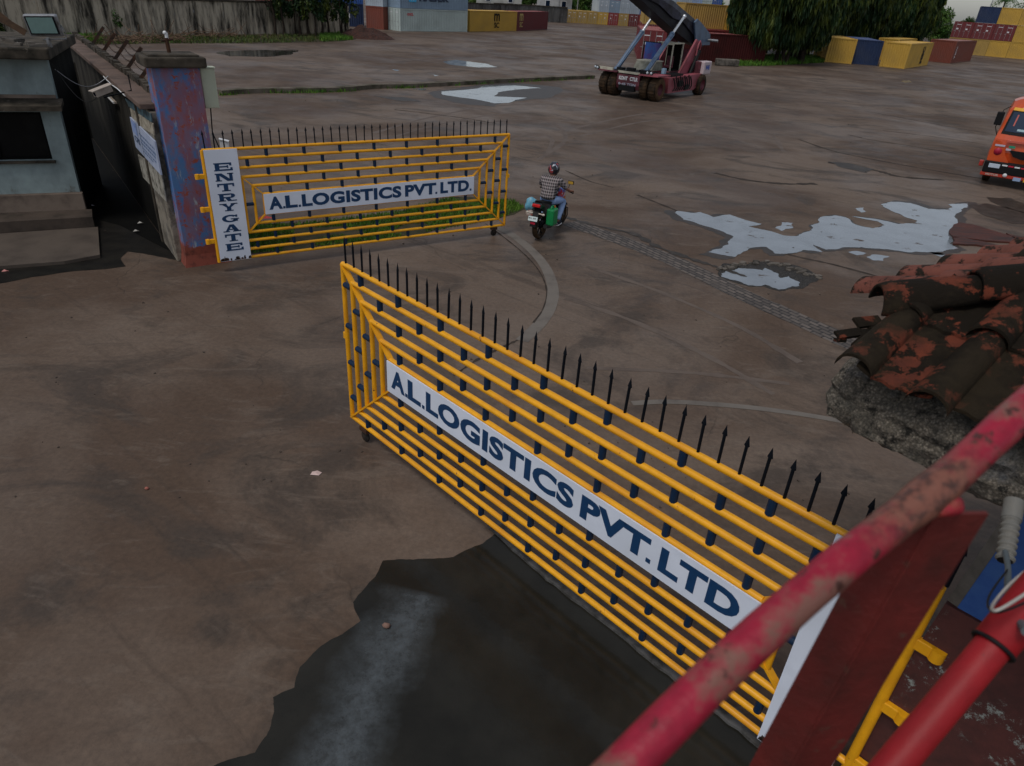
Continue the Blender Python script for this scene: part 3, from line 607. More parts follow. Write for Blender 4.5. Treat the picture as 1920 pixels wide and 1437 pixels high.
gapshade = mth(wt_, 'ADD', sz_.outputs[2], mth(wt_, 'MULTIPLY', mth(wt_, 'SUBTRACT', nz(wt_, tcw, 1.6, 5, .6, 1, 1, .3), .5), 2.2))
wt_.links.new(mixc(wt_, ramp(wt_, mth(wt_, 'DIVIDE', gapshade, 3.0), .30, .62, (1, 1, 1), (0, 0, 0)), old, (.004, .0038, .0032)), pb.inputs['Base Color'])   # gap shade painted over the stains, darkest near the ground
MB().box((WL/2+.7, -.14, 1.5), (WL-1.4, .26, 3.0)).build('wall_face', wallm, T)
adm, t, b, tc = newmat('painted_wall'); co = tc.outputs['Object']
c = mixc(t, ramp(t, nz(t, co, 2.2, 6, .7), .44, .56), (.24, .21, .165), (.10, .085, .065))
c = mixc(t, ramp(t, nz(t, co, 3, 7, .75, 1, 1, .4, off=(5, 1, 7)), .56, .64), c, (.20, .21, .22))
c = mixc(t, ramp(t, nz(t, co, 6, 7, .75, 1, 1, .3, off=(1, 1, 7)), .57, .66), c, (.035, .03, .026))
t.links.new(c, b.inputs['Base Color']); b.inputs['Roughness'].default_value = .9; bump(t, b, nz(t, co, 7, 7, .75), .7, .02)
MB().box((.68, -.13, 1.48), (1.36, .30, 2.96), bev=.02).build('painted_panel', adm, T)
MB().box((1.42, .03, 1.48), (.14, .06, 2.96), bev=.02).build('pier', concdark, T)
copm = M('coping_concrete', (.15, .105, .085), .9, (.075, .055, .045), (.42, .62), 1.5, bmp=.4)
MB().box((WL/2, -.10, 3.05), (WL, .52, .10), bev=.015).build('coping', copm, T)
mb = MB()
for i in range(60):
    x = .05+i*WL/60; mb.box((x, -.30+random.uniform(-.01, .01), 3.16+random.uniform(-.025, .02)), (WL/60+.02, random.uniform(.10, .14), random.uniform(.10, .16)), Matrix.Rotation(random.uniform(-.06, .06), 3, 'X'))
mb.build('broken_ridge', concdark, T)
tips = []
for i, x in enumerate((1.15, 2.75, 4.5, 6.4, 8.4, 10.6)):
    p0 = Vector((x, -.30, 3.15)); p1 = p0+Vector((-.12, -.42, .52)); tips.append((p0, p1))
    MB().bar(p0, p1, .075, .075).build('iron_post', rust, T)
for k in range(4):
    pts = []
    for i, (a, b_) in enumerate(tips):
        p = a.lerp(b_, .2+.25*k); pts.append(p)
        if i < len(tips)-1: q = tips[i+1][0].lerp(tips[i+1][1], .2+.25*k); pts += [p.lerp(q, s_)+Vector((0, 0, -.07*math.sin(s_*math.pi)*(1+k*.3))) for s_ in (.25, .5, .75)]
    pts.insert(0, Vector((-.2, -.3, 3.35+.1*k)))
    w_ = MB().tube(pts, .006, 5)
    for j in range(len(pts)-1):
        for s_ in (.2, .5, .8):
            p = pts[j].lerp(pts[j+1], s_); w_.tube([p+Vector((0, -.025, -.02)), p+Vector((0, .025, .03))], .003, 4).tube([p+Vector((.02, .02, -.02)), p+Vector((-.02, -.02, .02))], .003, 4)
    w_.build('barbed_wire', rust, T)
MB().tube([(1.6, .17, 3.02), (2.6, .17, 3.03), (3.4, .17, 3.0), (4.6, .17, 3.03)], .012, 6).build('conduit', whitem, T)
wi = T.matrix_basis.inverted() if False else (Matrix.Translation(Wb) @ Matrix.Rotation(wa, 4, 'Z')).inverted()
wn = Vector((-Wd.y, Wd.x, 0))
# sign board on the wall
T2 = empty('wall_sign', Wb + Wd*.7, wa, 'weathered white sign reading CFS on the wall left of the far pillar', 'sign')
q = [onplane(px, py, Wb+wn*.045, wn) for px, py in ((248, 230), (289.5, 255.8), (300, 315), (256.7, 285.6))]
inv2 = (Matrix.Translation(Wb+Wd*.7) @ Matrix.Rotation(wa, 4, 'Z')).inverted(); ql = [inv2 @ v for v in q]
x_l, x_r = (ql[0].x+ql[3].x)/2, (ql[1].x+ql[2].x)/2; z_t, z_b = (ql[0].z+ql[1].z)/2, (ql[2].z+ql[3].z)/2
MB().box(((x_l+x_r)/2, .045, (z_t+z_b)/2), (abs(x_l-x_r), .03, z_t-z_b)).build('board', M('faded_sign', (.42, .47, .60), .6, (.30, .36, .50), (.45, .65), 3), T2)
def sgx(f): return x_l+(x_r-x_l)*f
def sgz(f): return z_t+(z_b-z_t)*f
tb = MB(); text_on(tb, 'CFS', (sgx(.06), .063, sgz(.72)), (-1, 0, 0), (0, 0, 1), abs(x_l-x_r)*.24, (z_t-z_b)*.2, .03)
tb.build('lettering', letter, T2)
tb = MB()
for i, (f0, f1, zf, hh) in enumerate(((.34, .95, .30, .05), (.36, .97, .46, .07), (.36, .93, .58, .06), (.38, .92, .72, .05), (.38, .8, .82, .05))):
    x = f0
    while x < f1:
        w_ = random.uniform(.03, .07); a, b_ = sgx(x), sgx(min(x+w_, f1)); z = sgz(zf); H_ = (z_t-z_b)*hh
        tb.add([(a, .0635, z), (b_, .0635, z), (b_, .0635, z+H_), (a, .0635, z+H_)], ((0, 1, 2, 3),)); x += w_+.018
tb.build('small_print', M('faded_print', (.06, .12, .26), .6), T2)
MB().add([(sgx(.04), .0636, sgz(.45)), (sgx(.26), .0636, sgz(.45)), (sgx(.26), .0636, sgz(.04)), (sgx(.04), .0636, sgz(.04))], ((0, 1, 2, 3),)).build('emblem_panel', M('faded_blue_print', (.18, .28, .58), .6, (.3, .38, .6), (.4, .6), 12), T2)
for (pts_, nm_p, mt_) in ((((243, 203), (286, 232), (289, 254), (248, 228)), 'faded_panel', M('pale_stone_plaster', (.42, .38, .30), .9, (.17, .145, .11), (.42, .6), 7, bmp=.4)), (((258, 290), (301, 320), (311, 378), (268, 333)), 'faded_panel', M('pale_grey_plaster', (.38, .36, .31), .9, (.12, .11, .09), (.45, .6), 6, bmp=.5)), (((234, 185), (282, 214), (284, 230), (241, 200)), 'faded_panel', M('faded_teal_paint', (.10, .17, .20), .85, (.05, .06, .06), (.42, .6), 5))):
    q = [inv2 @ onplane(px, py, Wb+wn*.032, wn) for px, py in pts_]; mb = MB(); mb.add([(v.x, .030, v.z) for v in q]+[(v.x, .01, v.z) for v in q], ((0,1,2,3),(0,4,5,1),(1,5,6,2),(2,6,7,3),(3,7,4,0))); mb.build(nm_p, mt_, T2)
# cctv camera
cpos = onplane(192, 171, Wb+wn*.55, wn)
T2 = empty('security_camera', cpos, 0, 'beige security camera on a bracket on the dark wall', 'camera')
d_ = (Vector((0, 2, 4))-cpos).normalized(); d_ = Vector((-.55, -.78, -.28)).normalized()
camb = M('aged_beige_plastic', (.42, .36, .30), .6, (.3, .24, .2), (.45, .65), 8)
MB().bar(-d_*.17, d_*.17, .15, .11).bar(-d_*.19+Vector((0, 0, .07)), d_*.24+Vector((0, 0, .07)), .18, .015).build('housing', camb, T2)
MB().tube([d_*.16, d_*.175], .045, 12).build('lens', glassd, T2)
e = -wn*.52
MB().tube([Vector((0, 0, -.06)), Vector((0, 0, -.12)), e+Vector((0, 0, .0)), e+Vector((0, 0, .3))], .015, 6).build('bracket', blackm, T2)
T2 = empty('tube_light', onplane(208, 188, Wb+wn*.10, wn), wa, 'short white tube lamp on the dark wall under the camera', 'lamp')
MB().tube([(-.42, 0, 0), (.42, 0, 0)], .022, 8).build('tube', whitem, T2); MB().box((0, -.04, 0), (.9, .05, .04)).build('batten', camb, T2)
# ================================================================== GUARD HOUSE
hO = at(150, 360, .67); hD = (hO-at(0, 365, .67)).normalized(); ha = math.atan2(hD.y, hD.x)
hO.z = 0; HM = Matrix.Translation(hO) @ Matrix.Rotation(ha, 4, 'Z'); Hi = HM.inverted(); hn = Vector((-hD.y, hD.x, 0))
def hl(px, py, y=0): return Hi @ onplane(px, py, hO+hn*y, hn)
T = empty('guard_house', hO, ha, 'pale blue plastered guard house with a dark window and mossy flat roof', 'building')
wr_ = hl(99, 300); zs, zw = wr_.z, 2.42
for x0, x1, z0, z1 in ((wr_.x, 0, .0, 3.5), (-5, wr_.x, 0, zs), (-5, wr_.x, zw, 3.5)):
    MB().box(((x0+x1)/2, .1, (z0+z1)/2), (x1-x0, .2, z1-z0)).build('front_wall', housewall, T)
MB().box((-.1, 1.75, 1.75), (.2, 3.08, 3.5)).build('side_wall', M('gap_shaded_wall', (.005, .005, .0045), .95, (.014, .015, .014), (.52, .68), 1.6, stretch=(1, 1, .3), bmp=.3), T)  # near-black colour holds the deep shade of the gap
MB().box((-2.6, 3.2, 1.75), (4.8, .2, 3.5)).build('back_wall', housewall, T)
MB().box((-2.6, 1.7, .60), (4.78, 2.9, .1)).build('floor_slab', darkm, T)
fr = MB()
for z in (zs+.03, zw-.03): fr.box(((wr_.x-5)/2, .12, z), (5+wr_.x, .05, .05))
for x in (wr_.x-.03, wr_.x-1.0, wr_.x-2.0): fr.box((x, .12, (zs+zw)/2), (.05, .05, zw-zs))
wfr = fr.build('window_frame', darkm, T)
MB().box(((wr_.x-5)/2, .16, (zs+zw)/2), (5+wr_.x, .008, zw-zs)).build('pane', M('unlit_room_pane', (.003, .003, .003), .5, (.008, .008, .007), (.5, .7), 2, bmp=0), wfr)  # near-black sheet stands for the unlit room behind the window opening
MB().box((wr_.x-1.32, .10, zs+.10), (.16, .01, .17)).box((wr_.x-1.12, .10, zs+.08), (.16, .01, .13)).build('blue_sticker', M('blue_paper', (.10, .16, .5), .6), wfr)
MB().box(((wr_.x-5)/2, -.03, zs-.03), (5+wr_.x+.1, .12, .05)).build('window_sill', concdark, T)
MB().prism([(0, 2.60), (0, 2.70), (-.42, 2.60), (-.42, 2.50)], -5, .12, 'x').build('sunshade', concdark, T)
MB().box((-2.5, -.012, 2.74), (5, .03, .07)).build('ledge', plinthm, T)
MB().box((-2.35, 1.45, 3.62), (5.0, 3.9, .22), bev=.03).build('roof', concdark, T)
mb = MB()
for i in range(30): mb.box((random.uniform(-4.6, .0), random.uniform(-.4, 1.2), 3.76), (random.uniform(.1, .5), random.uniform(.08, .3), random.uniform(.05, .12)), Matrix.Rotation(random.uniform(0, 3), 3, 'Z'))
mb.build('roof_rubble', conc, T)['kind'] = 'stuff'
MB().box((-2.44, -.06, .46), (5.0, .14, .42), bev=.012).build('plinth', plinthm, T)
tr_ = Hi @ at(175, 407, .29); tl = Hi @ at(0, 421, .29)
MB().prism([(-5, -.12), (-5, (tl.y+tr_.y)/2-.1), (tr_.x-.02, tr_.y), (tr_.x-.1, -.12)], .0, .29, 'z').build('step', M('step_concrete', (.085, .065, .052), .85, (.04, .032, .026), (.42, .62), 1.6, bmp=.3), T)
sl = [Hi @ at(*q) for q in ((180, 424, .07), (187, 478, .07), (120, 490, .07), (0, 505, .07))]
MB().prism([(-5, tl.y-.2), (tr_.x+.05, tr_.y-.05), (sl[1].x, sl[1].y), (sl[2].x, sl[2].y), (-5, sl[3].y)], .0, .07, 'z').build('apron', M('apron_concrete', (.105, .084, .068), .85, (.065, .052, .043), (.42, .62), 1.2, bmp=.3), T)
sheet('wet_or_shaded_ground', cpx([(-40,540),(60,520),(130,510),(200,505),(236,500),(226,486),(240,472),(290,480),(330,488),(322,470),(250,400),(180,375),(130,385),(120,450),(60,490),(-40,500)]), M('wet_mud_dark', (.018, .016, .013), .5, (.010, .009, .008), (.4, .6), 3, bmp=.3), .004, jit=2, amp=.05)
p0_ = HM @ Vector((-.1, 12.3, 0)); p1_ = Wb+Wd*13.5; T_ = empty('back_wall', p0_, math.atan2(p1_.y-p0_.y, p1_.x-p0_.x), 'added dark wall closing the gap between guard house and boundary wall', 'wall'); MB().box(((p1_-p0_).length/2, 0, 1.2), ((p1_-p0_).length, .2, 2.4)).build('wall_face', wallm, T_)  # wall added at the back to keep the gap dark
# floodlight on the roof corner
fp = HM @ Vector((hl(80, 48, -.1).x, -.1, 0)); fz = hl(80, 48, -.1).z
T = empty('floodlight', (fp.x, fp.y, fz), ha-R_(12), 'rectangular floodlight with greenish glass on the guard house roof corner', 'floodlight')
rt = Matrix.Rotation(R_(14), 3, 'X') @ Matrix.Rotation(R_(-3), 3, 'Y')
MB().box((0, .05, 0), (.64, .12, .42), rt, bev=.03).build('housing', metalm, T)
MB().box((0, -.02, 0), (.56, .02, .35), rt).build('reflector_rim', blackm, T)
MB().box((0, -.034, .0), (.50, .012, .30), rt).build('glass', M('floodlight_glass', (.20, .32, .30), .15, bmp=0), T)
MB().tube([(.33, .06, .02), (.37, .08, -.12), (.36, .1, -.24), (0, .1, -.27), (-.1, .1, -.28)], .012, 6).bar((.0, .1, -.42), (.0, .1, -.24), .12, .05).build('bracket', metalm, T)
# plank on the roof
a_, b_ = hl(-10, 28, .6), hl(48, 62, .6)
T = MB().bar((0, 0, 0), HM.to_3x3() @ (b_-a_), .04, .13).bar((0, 0, .12), HM.to_3x3() @ (b_-a_)+Vector((-.1, 0, .05)), .05, .07).build('plank', M('old_timber', (.13, .08, .05), .9, (.06, .04, .03), (.45, .6), 4), None); T.location = HM @ a_
tag(T, 'old brown timber plank lying over the guard house roof', 'plank')
# wires between house and wall
for k, (a, b__, sag, r_, c_) in enumerate(((HM @ hl(103, 130), onplane(203, 143, Wb+wn*.16, wn), .28, .008, metalm), (HM @ hl(98, 120), cpos, .45, .006, blackm))):
    pts = [a.lerp(b__, i/12)+Vector((0, 0, -sag*math.sin(math.pi*i/12))) for i in range(13)]
    o = MB().tube([p-a for p in pts], r_, 6).build('cable', c_, None); o.location = a
    tag(o, ('pale cable sagging from the guard house to the dark wall', 'thin black cable from the guard house to the security camera')[k], 'cable', None)
# bits of litter in the dark gap
p = at(118, 390, .29); T = empty('plastic_bottle', (p.x, p.y, .29), .5, 'clear plastic bottle lying on the guard house step', 'bottle')
pl = M('grey_plastic', (.28, .29, .34), .2, bmp=0)
MB().lathe([(0, 0), (.04, .0), (.045, .04), (.042, .2), (.03, .26), (.014, .3), (.014, .33), (0, .33)], (0, 0, .045), (1, .1, 0), 12).build('body', pl, T)
MB().lathe([(0, 0), (.017, 0), (.017, .03), (0, .03)], (.33, .033, .045), (1, .1, 0), 10).build('cap', whitem, T)
for (px, py), c_, lb in (((172, 383), (.5, .45, .5), 'pale crumpled paper in front of the guard house corner'), ((243, 346), (.01, .30, .10), 'green plastic scrap at the foot of the dark wall'), ((262, 415), (.4, .38, .35), 'white scrap on the dark ground beside the wall'), ((254, 430), (.35, .33, .3), 'small pale scrap near the wet patch by the wall'), ((7, 502), (.5, .2, .18), 'pink scrap on the edge of the guard house apron')):
    z = .1 if py < 440 else .08; p = at(px, py, z); mb = MB(); s_ = .055
    mb.add([(-s_, -s_*.6, .0), (s_, -s_*.4, .02), (s_*1.2, s_*.6, .0), (-s_*.6, s_*.7, .03), (0, 0, s_*.8)], ((0,1,4),(1,2,4),(2,3,4),(3,0,4)))
    if 'green' in lb: mb.tube([(0, 0, 0), (.14, .03, .02)], .01, 5)
    o = mb.build('litter', M('litter_'+str(px), c_, .6), None); o.location = (p.x, p.y, z-.05 if py < 440 else .0); tag(o, lb, 'litter')
#--PART3--
# ================================================================== CONTAINERS
def paint(name, c, dirt=.5, fade=1.5):
    return M(name, c, .6, tuple(min(1, x*.72+.015) for x in c), (.42, .68), .55, bmp=.05, col3=(.10, .045, .03), amt3=(.70, .78), sc3=3, var=.15)
PC = dict(tan=paint('tan_container_paint', (.42, .27, .07)), yel=paint('yellow_container_paint', (.58, .35, .055)), maroon=paint('maroon_container_paint', (.16, .022, .025)), red=paint('red_container_paint', (.27, .035, .035)), brown=paint('brown_container_paint', (.20, .05, .03)),
          blue=paint('blue_container_paint', (.015, .045, .17)), navy=paint('navy_container_paint', (.012, .03, .09)), grey=paint('blue_grey_container_paint', (.24, .33, .43)), white=paint('pale_container_paint', (.48, .56, .53)), lgrey=paint('light_grey_container_paint', (.40, .46, .52)), bblue=paint('bright_blue_container_paint', (.03, .10, .35)), peri=paint('pale_blue_container_paint', (.32, .44, .66)))
PC['dark'] = M('shaded_maroon_container_paint', (.055, .010, .009), .7, (.03, .008, .007), (.42, .68), .55, bmp=.05)  # maroon with the shade of the trees mixed into its colour
roofm = {k: M('faded_%s_roof' % k, c_, .6, tuple(x*.75 for x in c_), (.45, .7), .8) for k, c_ in (('dark', (.36, .12, .11)), ('maroon', (.36, .12, .11)), ('red', (.40, .12, .11)), ('yel', (.72, .48, .14)), ('tan', (.62, .42, .14)), ('navy', (.12, .16, .30)), ('brown', (.38, .20, .17)))}  # faded paint, with the light falling on the tops mixed in
blackt = M('black_lettering', (.01, .01, .01), .6); whitet = M('white_lettering', (.7, .7, .72), .6); redt = M('red_lettering', (.6, .03, .05), .6); yelt = M('pale_yellow_lettering', (.6, .45, .15), .6); cyan = M('light_blue_panel', (.08, .45, .75), .5)
def corr(mb, p0, ex, L, H, nrm, pitch=.28, depth=.036):
    """corrugated sheet from p0 along ex, height H"""
    n = max(2, round(L/pitch)); pt = L/n; pr = []
    for i in range(n): pr += [(i*pt, 0), (i*pt+pt*.3, 0), (i*pt+pt*.5, -depth), (i*pt+pt*.8, -depth)]
    pr.append((L, 0)); vs = []
    for a, d in pr: q = p0+ex*a+nrm*d; vs += [q, q+Vector((0, 0, H))]
    mb.add(vs, [(2*i, 2*i+2, 2*i+3, 2*i+1) for i in range(len(pr)-1)])
def container(corner, dL, W, L, H, col, label, doors='front', logos=(), group=None, left=True, roof=None):
    """corner = near right bottom corner seen from the front end; dL = direction of the length; width runs to the left"""
    dL = Vector((dL[0], dL[1], 0)).normalized(); a = math.atan2(dL.y, dL.x)
    T = empty('shipping_container', corner, a, label, 'container', group); m_ = PC[col]
    X, Y, Z = Vector((1, 0, 0)), Vector((0, 1, 0)), Vector((0, 0, 1)); e = .07
    fr = MB()
    for x in (e, L-e):
        for y in (e, W-e): fr.box((x, y, H/2), (2*e, 2*e, H-.004))
    for z in (.08, H-.06):
        for y in (.05, W-.05): fr.box((L/2, y, z), (L-4*e, .09, .12))
        for x in (.05, L-.05): fr.box((x, W/2, z), (.09, W-4*e, .12))
    fr.build('frame', m_, T)
    sp_ = MB(); corr(sp_, Vector((2*e, .03, .12)), X, L-4*e, H-.2, -Y); sp_.build('side_panel', m_, T)
    sp_ = MB(); corr(sp_, Vector((2*e, W-.03, .12)), X, L-4*e, H-.2, Y); sp_.build('side_panel', m_, T)
    sp_ = MB()
    for i in range(int(L/.6)): sp_.box((.3+i*(L-.4)/int(L/.6), W/2, H-.035), (.34, W-.24, .03))
    sp_.box((L/2, W/2, H-.06), (L-.16, W-.12, .04)).build('roof_panel', roofm.get(col, m_), T)
    sp_ = MB(); corr(sp_, Vector((L-.03, .14, .12)), Y, W-.28, H-.2, X); sp_.build('end_panel', m_, T)
    if doors == 'front':
        for k in (0, 1):
            y0 = .12+k*(W-.24)/2; wd = (W-.24)/2-.015
            d = MB().box((.035, y0+wd/2, H/2+.01), (.04, wd, H-.28)).box((.012, y0+wd/2, H*.3), (.02, wd*.8, .5)).box((.012, y0+wd/2, H*.7), (.02, wd*.8, .5)).build('door', m_, T)
            for q in (.25, .75): MB().tube([(-.01, y0+wd*q, .12), (-.01, y0+wd*q, H-.1)], .022, 6).box((-.015, y0+wd*q+.1, H*.42), (.03, .3, .05)).build('lock_rod', M('lock_rod_metal', tuple(x*.6+.12 for x in (.3, .3, .3)), .5), d)
            lb = MB().box((.008, y0+wd*.5, H*.82), (.012, wd*.5, .08))
            if random.random() < .7: lb.box((.008, y0+wd*.6, H*.55), (.012, wd*.22, .22))
            lb.build('marking', whitet, d)
    else:
        sp_ = MB(); corr(sp_, Vector((.03, .14, .12)), Y, W-.28, H-.2, -X); sp_.build('end_panel', m_, T)
    for lg in logos:
        txt, face, x, z, wd, h, mt = lg[:7]
        tb = MB()
        if face == 'side': text_on(tb, txt, (x, -.008, z), X, Z, wd, h, .05)
        elif face == 'side_v': text_on(tb, txt, (x, -.008, z), Z, -X, wd, h, .05)
        else: text_on(tb, txt, (-.012, x, z), -Y, Z, wd, h, .05)
        tb.build('lettering', mt, T)
    return T
def side_cont(x0y0, x1y1, H, col, label, logos=(), W=2.44, group=None, z=0, doors='end'):
    """container whose long side runs between two ground points (left to right in view)"""
    a = Vector((*x0y0, 0)); b = Vector((*x1y1, 0)); T = container((a.x, a.y, z), (b-a), W, (b-a).length, H, col, label, doors, logos, group); return T
gl = 'containers stacked beyond the yard on the left'
w1 = (-16.73, 94.61); w2 = (-9.23, 102.96)
cmaH = 2.5
side_cont((-28.6, 95.0), (-21.95, 97.84), 2.55, 'navy', 'navy container with white CGM lettering partly behind the end of the long wall', [('CGM', 'side', 4.05, .95, 1.45, .62, whitet)], group=gl)
side_cont((-28.6, 95.0), (-21.95, 97.84), 2.55, 'bblue', 'bright blue container stacked on the navy CGM container', group=gl, z=2.56)
container((-18.95, 95.3, 0), (.35, .93, 0), 2.5, 12, 2.5, 'brown', 'rust brown container end between the navy one and the pale double stack', 'end', group=gl)
container((-18.95, 95.3, 2.51), (.35, .93, 0), 2.5, 12, 2.5, 'lgrey', 'light grey container on top of the rust brown one', 'end', group=gl)
side_cont(w1, w2, 2.5, 'white', 'pale green white container with small red OOCL lettering, bottom of the double stack', [('OOCL', 'side', 1.1, 1.75, .95, .28, redt)], group=gl, doors='front')
o = side_cont(w1, w2, 2.5, 'grey', 'blue grey container with a light blue star panel on top of the pale one', [('MAERSK', 'side', 3.0, .85, 4.9, .85, M('dark_grey_lettering', (.03, .045, .08), .6))], group=gl, z=2.51, doors='end')
lp = MB().box((1.95, -.01, 1.3), (1.15, .012, 1.15)).build('emblem_panel', cyan, o)
st_ = MB(); pts = []
for i in range(14): a = math.pi*i/7; r = .5 if i % 2 == 0 else .22; pts.append((1.95+r*math.sin(a), -.02, 1.3+r*math.cos(a)))
st_.add(pts+[(1.95, -.02, 1.3)], [(i, (i+1) % 14, 14) for i in range(14)]).build('star', whitet, lp)
def msc(T, x, z, s, mt, face='side'):
    tb = MB(); X, Z = Vector((1, 0, 0)), Vector((0, 0, 1))
    if face == 'side': text_on(tb, 'm', (x, -.008, z+.62*s), X, Z, 1.0*s, .72*s, .02); tb.build('lettering', mt, T); tb = MB(); text_on(tb, 'SC', (x+.05*s, -.008, z), X, Z, .9*s, .5*s, .02)
    tb.build('lettering', mt, T)
o = side_cont((-9.0, 103.96), (-2.94, 113.51), 2.55, 'yel', 'yellow container with black m over SC lettering beside the pale stack', group=gl, doors='end'); msc(o, 5.6, .45, 1.35, blackt)
o = side_cont((-2.9, 113.7), (1.76, 125.4), 2.55, 'maroon', 'dark red container with tan m over SC lettering at the end of the row', group=gl, doors='end'); msc(o, .9, .5, 1.35, yelt)
for i, (cx_, y_, c_) in enumerate(((-33, 106, 'red'), (-40, 99, 'bblue'), (-47, 94, 'grey'))):
    side_cont((cx_-5, y_-1.5), (cx_+1.2, y_+.8), 2.5, c_, ('red', 'bright blue', 'blue grey')[i]+' container showing above the long wall behind the trees', group=gl, z=2.5)
    side_cont((cx_-5, y_-1.5), (cx_+1.2, y_+.8), 2.5, 'brown', 'brown container hidden behind the long wall, under the '+('red', 'bright blue', 'blue grey')[i]+' one', group=gl)
gm = 'containers in the far row behind the lifting truck'
r1 = ['tan', 'tan', 'tan', 'yel', 'red', 'tan', 'maroon', 'red', 'maroon', 'red']
r2 = [None, None, None, 'lgrey', 'grey', 'lgrey', 'lgrey', 'bblue', 'bblue', 'grey']
r3 = [None, None, None, 'lgrey', 'red', 'lgrey', 'lgrey', 'grey', 'lgrey', 'peri']
nm_ = {'tan': 'tan', 'yel': 'yellow', 'red': 'red', 'maroon': 'maroon', 'lgrey': 'light grey', 'grey': 'blue grey', 'bblue': 'bright blue', 'peri': 'pale blue', 'navy': 'navy', 'blue': 'dark blue', 'white': 'white', 'brown': 'brown'}
ordn = ['first', 'second', 'third', 'fourth', 'fifth', 'sixth', 'seventh', 'eighth', 'ninth', 'tenth', 'eleventh', 'twelfth', 'thirteenth', 'fourteenth', 'fifteenth', 'sixteenth']
def rowpt(i): x = 6.02+2.19*i; return Vector((x, 161.3+.19*(x-6.02), 0))
lev = ('ground level', 'second level', 'third level')
for lv, row in enumerate((r1, r2, r3)):
    for i, c_ in enumerate(row):
        if c_: container(rowpt(i+1)+Vector((0, 0, 2.31*lv)), (-.19, 1, 0), 2.16, 6, 2.29, c_, '%s container end, %s from the left at %s of the far row' % (nm_[c_], ordn[i], lev[lv]), 'front', [('H', 'end', 1.4, .7, .5, .7, whitet)] if c_ == 'bblue' else (), gm)
for i, c_ in enumerate(('lgrey', 'lgrey', 'peri', 'white', 'bblue')):
    P = rowpt(10+i+1)
    for lv, cc in enumerate(('maroon', 'grey', c_)): container(P+Vector((0, 0, 2.31*lv)), (-.19, 1, 0), 2.16, 6, 2.29, cc, '%s container end, %s from the left at %s of the far row' % (nm_[cc], ordn[10+i], lev[lv]), 'front', [('OCEAN', 'end', 1.7, 1.6, 1.2, .25, M('grey_lettering', (.2, .25, .3), .6))] if cc == 'white' else (), gm)
# maroon group behind the lifting truck
gr = 'maroon and yellow containers behind the lifting truck'
container((12.95, 76.6, 0), (.1, 1, 0), 2.65, 12, 2.65, 'maroon', 'maroon container with its doors towards the yard, left of the dark broadside one', 'front', group=gr)
side_cont((13.4, 77.6), (24.5, 81.6), 2.65, 'dark', 'maroon container with painted-in tree shade lying broadside, running in under the trees', group=gr)
side_cont((15.0, 88.5), (27, 92.5), 2.65, 'red', 'red container behind the broadside one, carrying the yellow ones', group=gr)
container((15.2, 93.5, 2.66), (.1, 1, 0), 2.5, 12, 2.55, 'tan', 'mustard container on the red one, partly behind the boom', 'end', group=gr)
o = side_cont((17.0, 91.2), (22.2, 92.6), 2.55, 'tan', 'mustard container side stacked in the middle above the red one', group=gr, z=2.66)
o = side_cont((22.3, 92.4), (28.2, 93.6), 2.55, 'yel', 'bright yellow container with black upright lettering stacked at the tree edge', [('MSC', 'side_v', 2.6, .55, 1.5, .8, blackt)], group=gr, z=2.66)
# group on the right
gy = 'low containers standing in front of the trees on the right'
container((37.7, 91.1, 0), (.2, .98, 0), 3.05, 10, 2.66, 'yel', 'yellow container end, left one of the low group before the trees', 'end', group=gy)
container((40.9, 91.3, 0), (.22, .98, 0), 3.1, 10, 2.66, 'navy', 'navy container end between the two yellow ones', 'end', [('TRITON', 'side_v', .02, 0.4, .1, .02, whitet)][:0], group=gy)
o = side_cont((43.03, 88.98), (50.73, 99.19), 2.66, 'yel', 'nearest yellow container with upright black lettering on its long side', [('MSC', 'side_v', 8.6, .35, 1.9, 1.2, blackt)], 2.75, gy)
side_cont((48.0, 102.8), (54.5, 111.5), 2.66, 'yel', 'yellow container mostly hidden behind the nearest yellow one, its roof showing', (), 2.6, gy)
side_cont((57.83, 107.11), (66.28, 117.39), 2.8, 'brown', 'red brown container standing alone right of the yellow group', [('TEX', 'side_v', 1.6, .5, 1.7, .5, whitet)], 3.3, gy)
gs = 'three high container stack at the right edge'
S0_ = Vector((80.2, 138.5, 0)); Sd = Vector((.88, -.47, 0)).normalized(); sw = 3.2
L1 = ['tan', 'tan', 'yel', 'yel', 'maroon', 'maroon', 'tan']; L2 = ['maroon', 'maroon', 'maroon', 'yel', 'yel', 'yel', 'tan']; L3 = [None, 'navy', 'yel', 'yel', 'yel', 'tan', 'yel']
for lv, row in enumerate((L1, L2, L3)):
    for i, c_ in enumerate(row):
        if c_:
            o = container(S0_+Sd*(sw*(i-.95))+Vector((0, 0, 2.56*lv)), (-Sd.y, Sd.x, 0), sw-.05, 8, 2.54, c_, '%s container, %s from the left at %s of the right stack' % (nm_[c_], ordn[i], lev[lv]), 'front' if c_ == 'maroon' else 'end', group=gs)

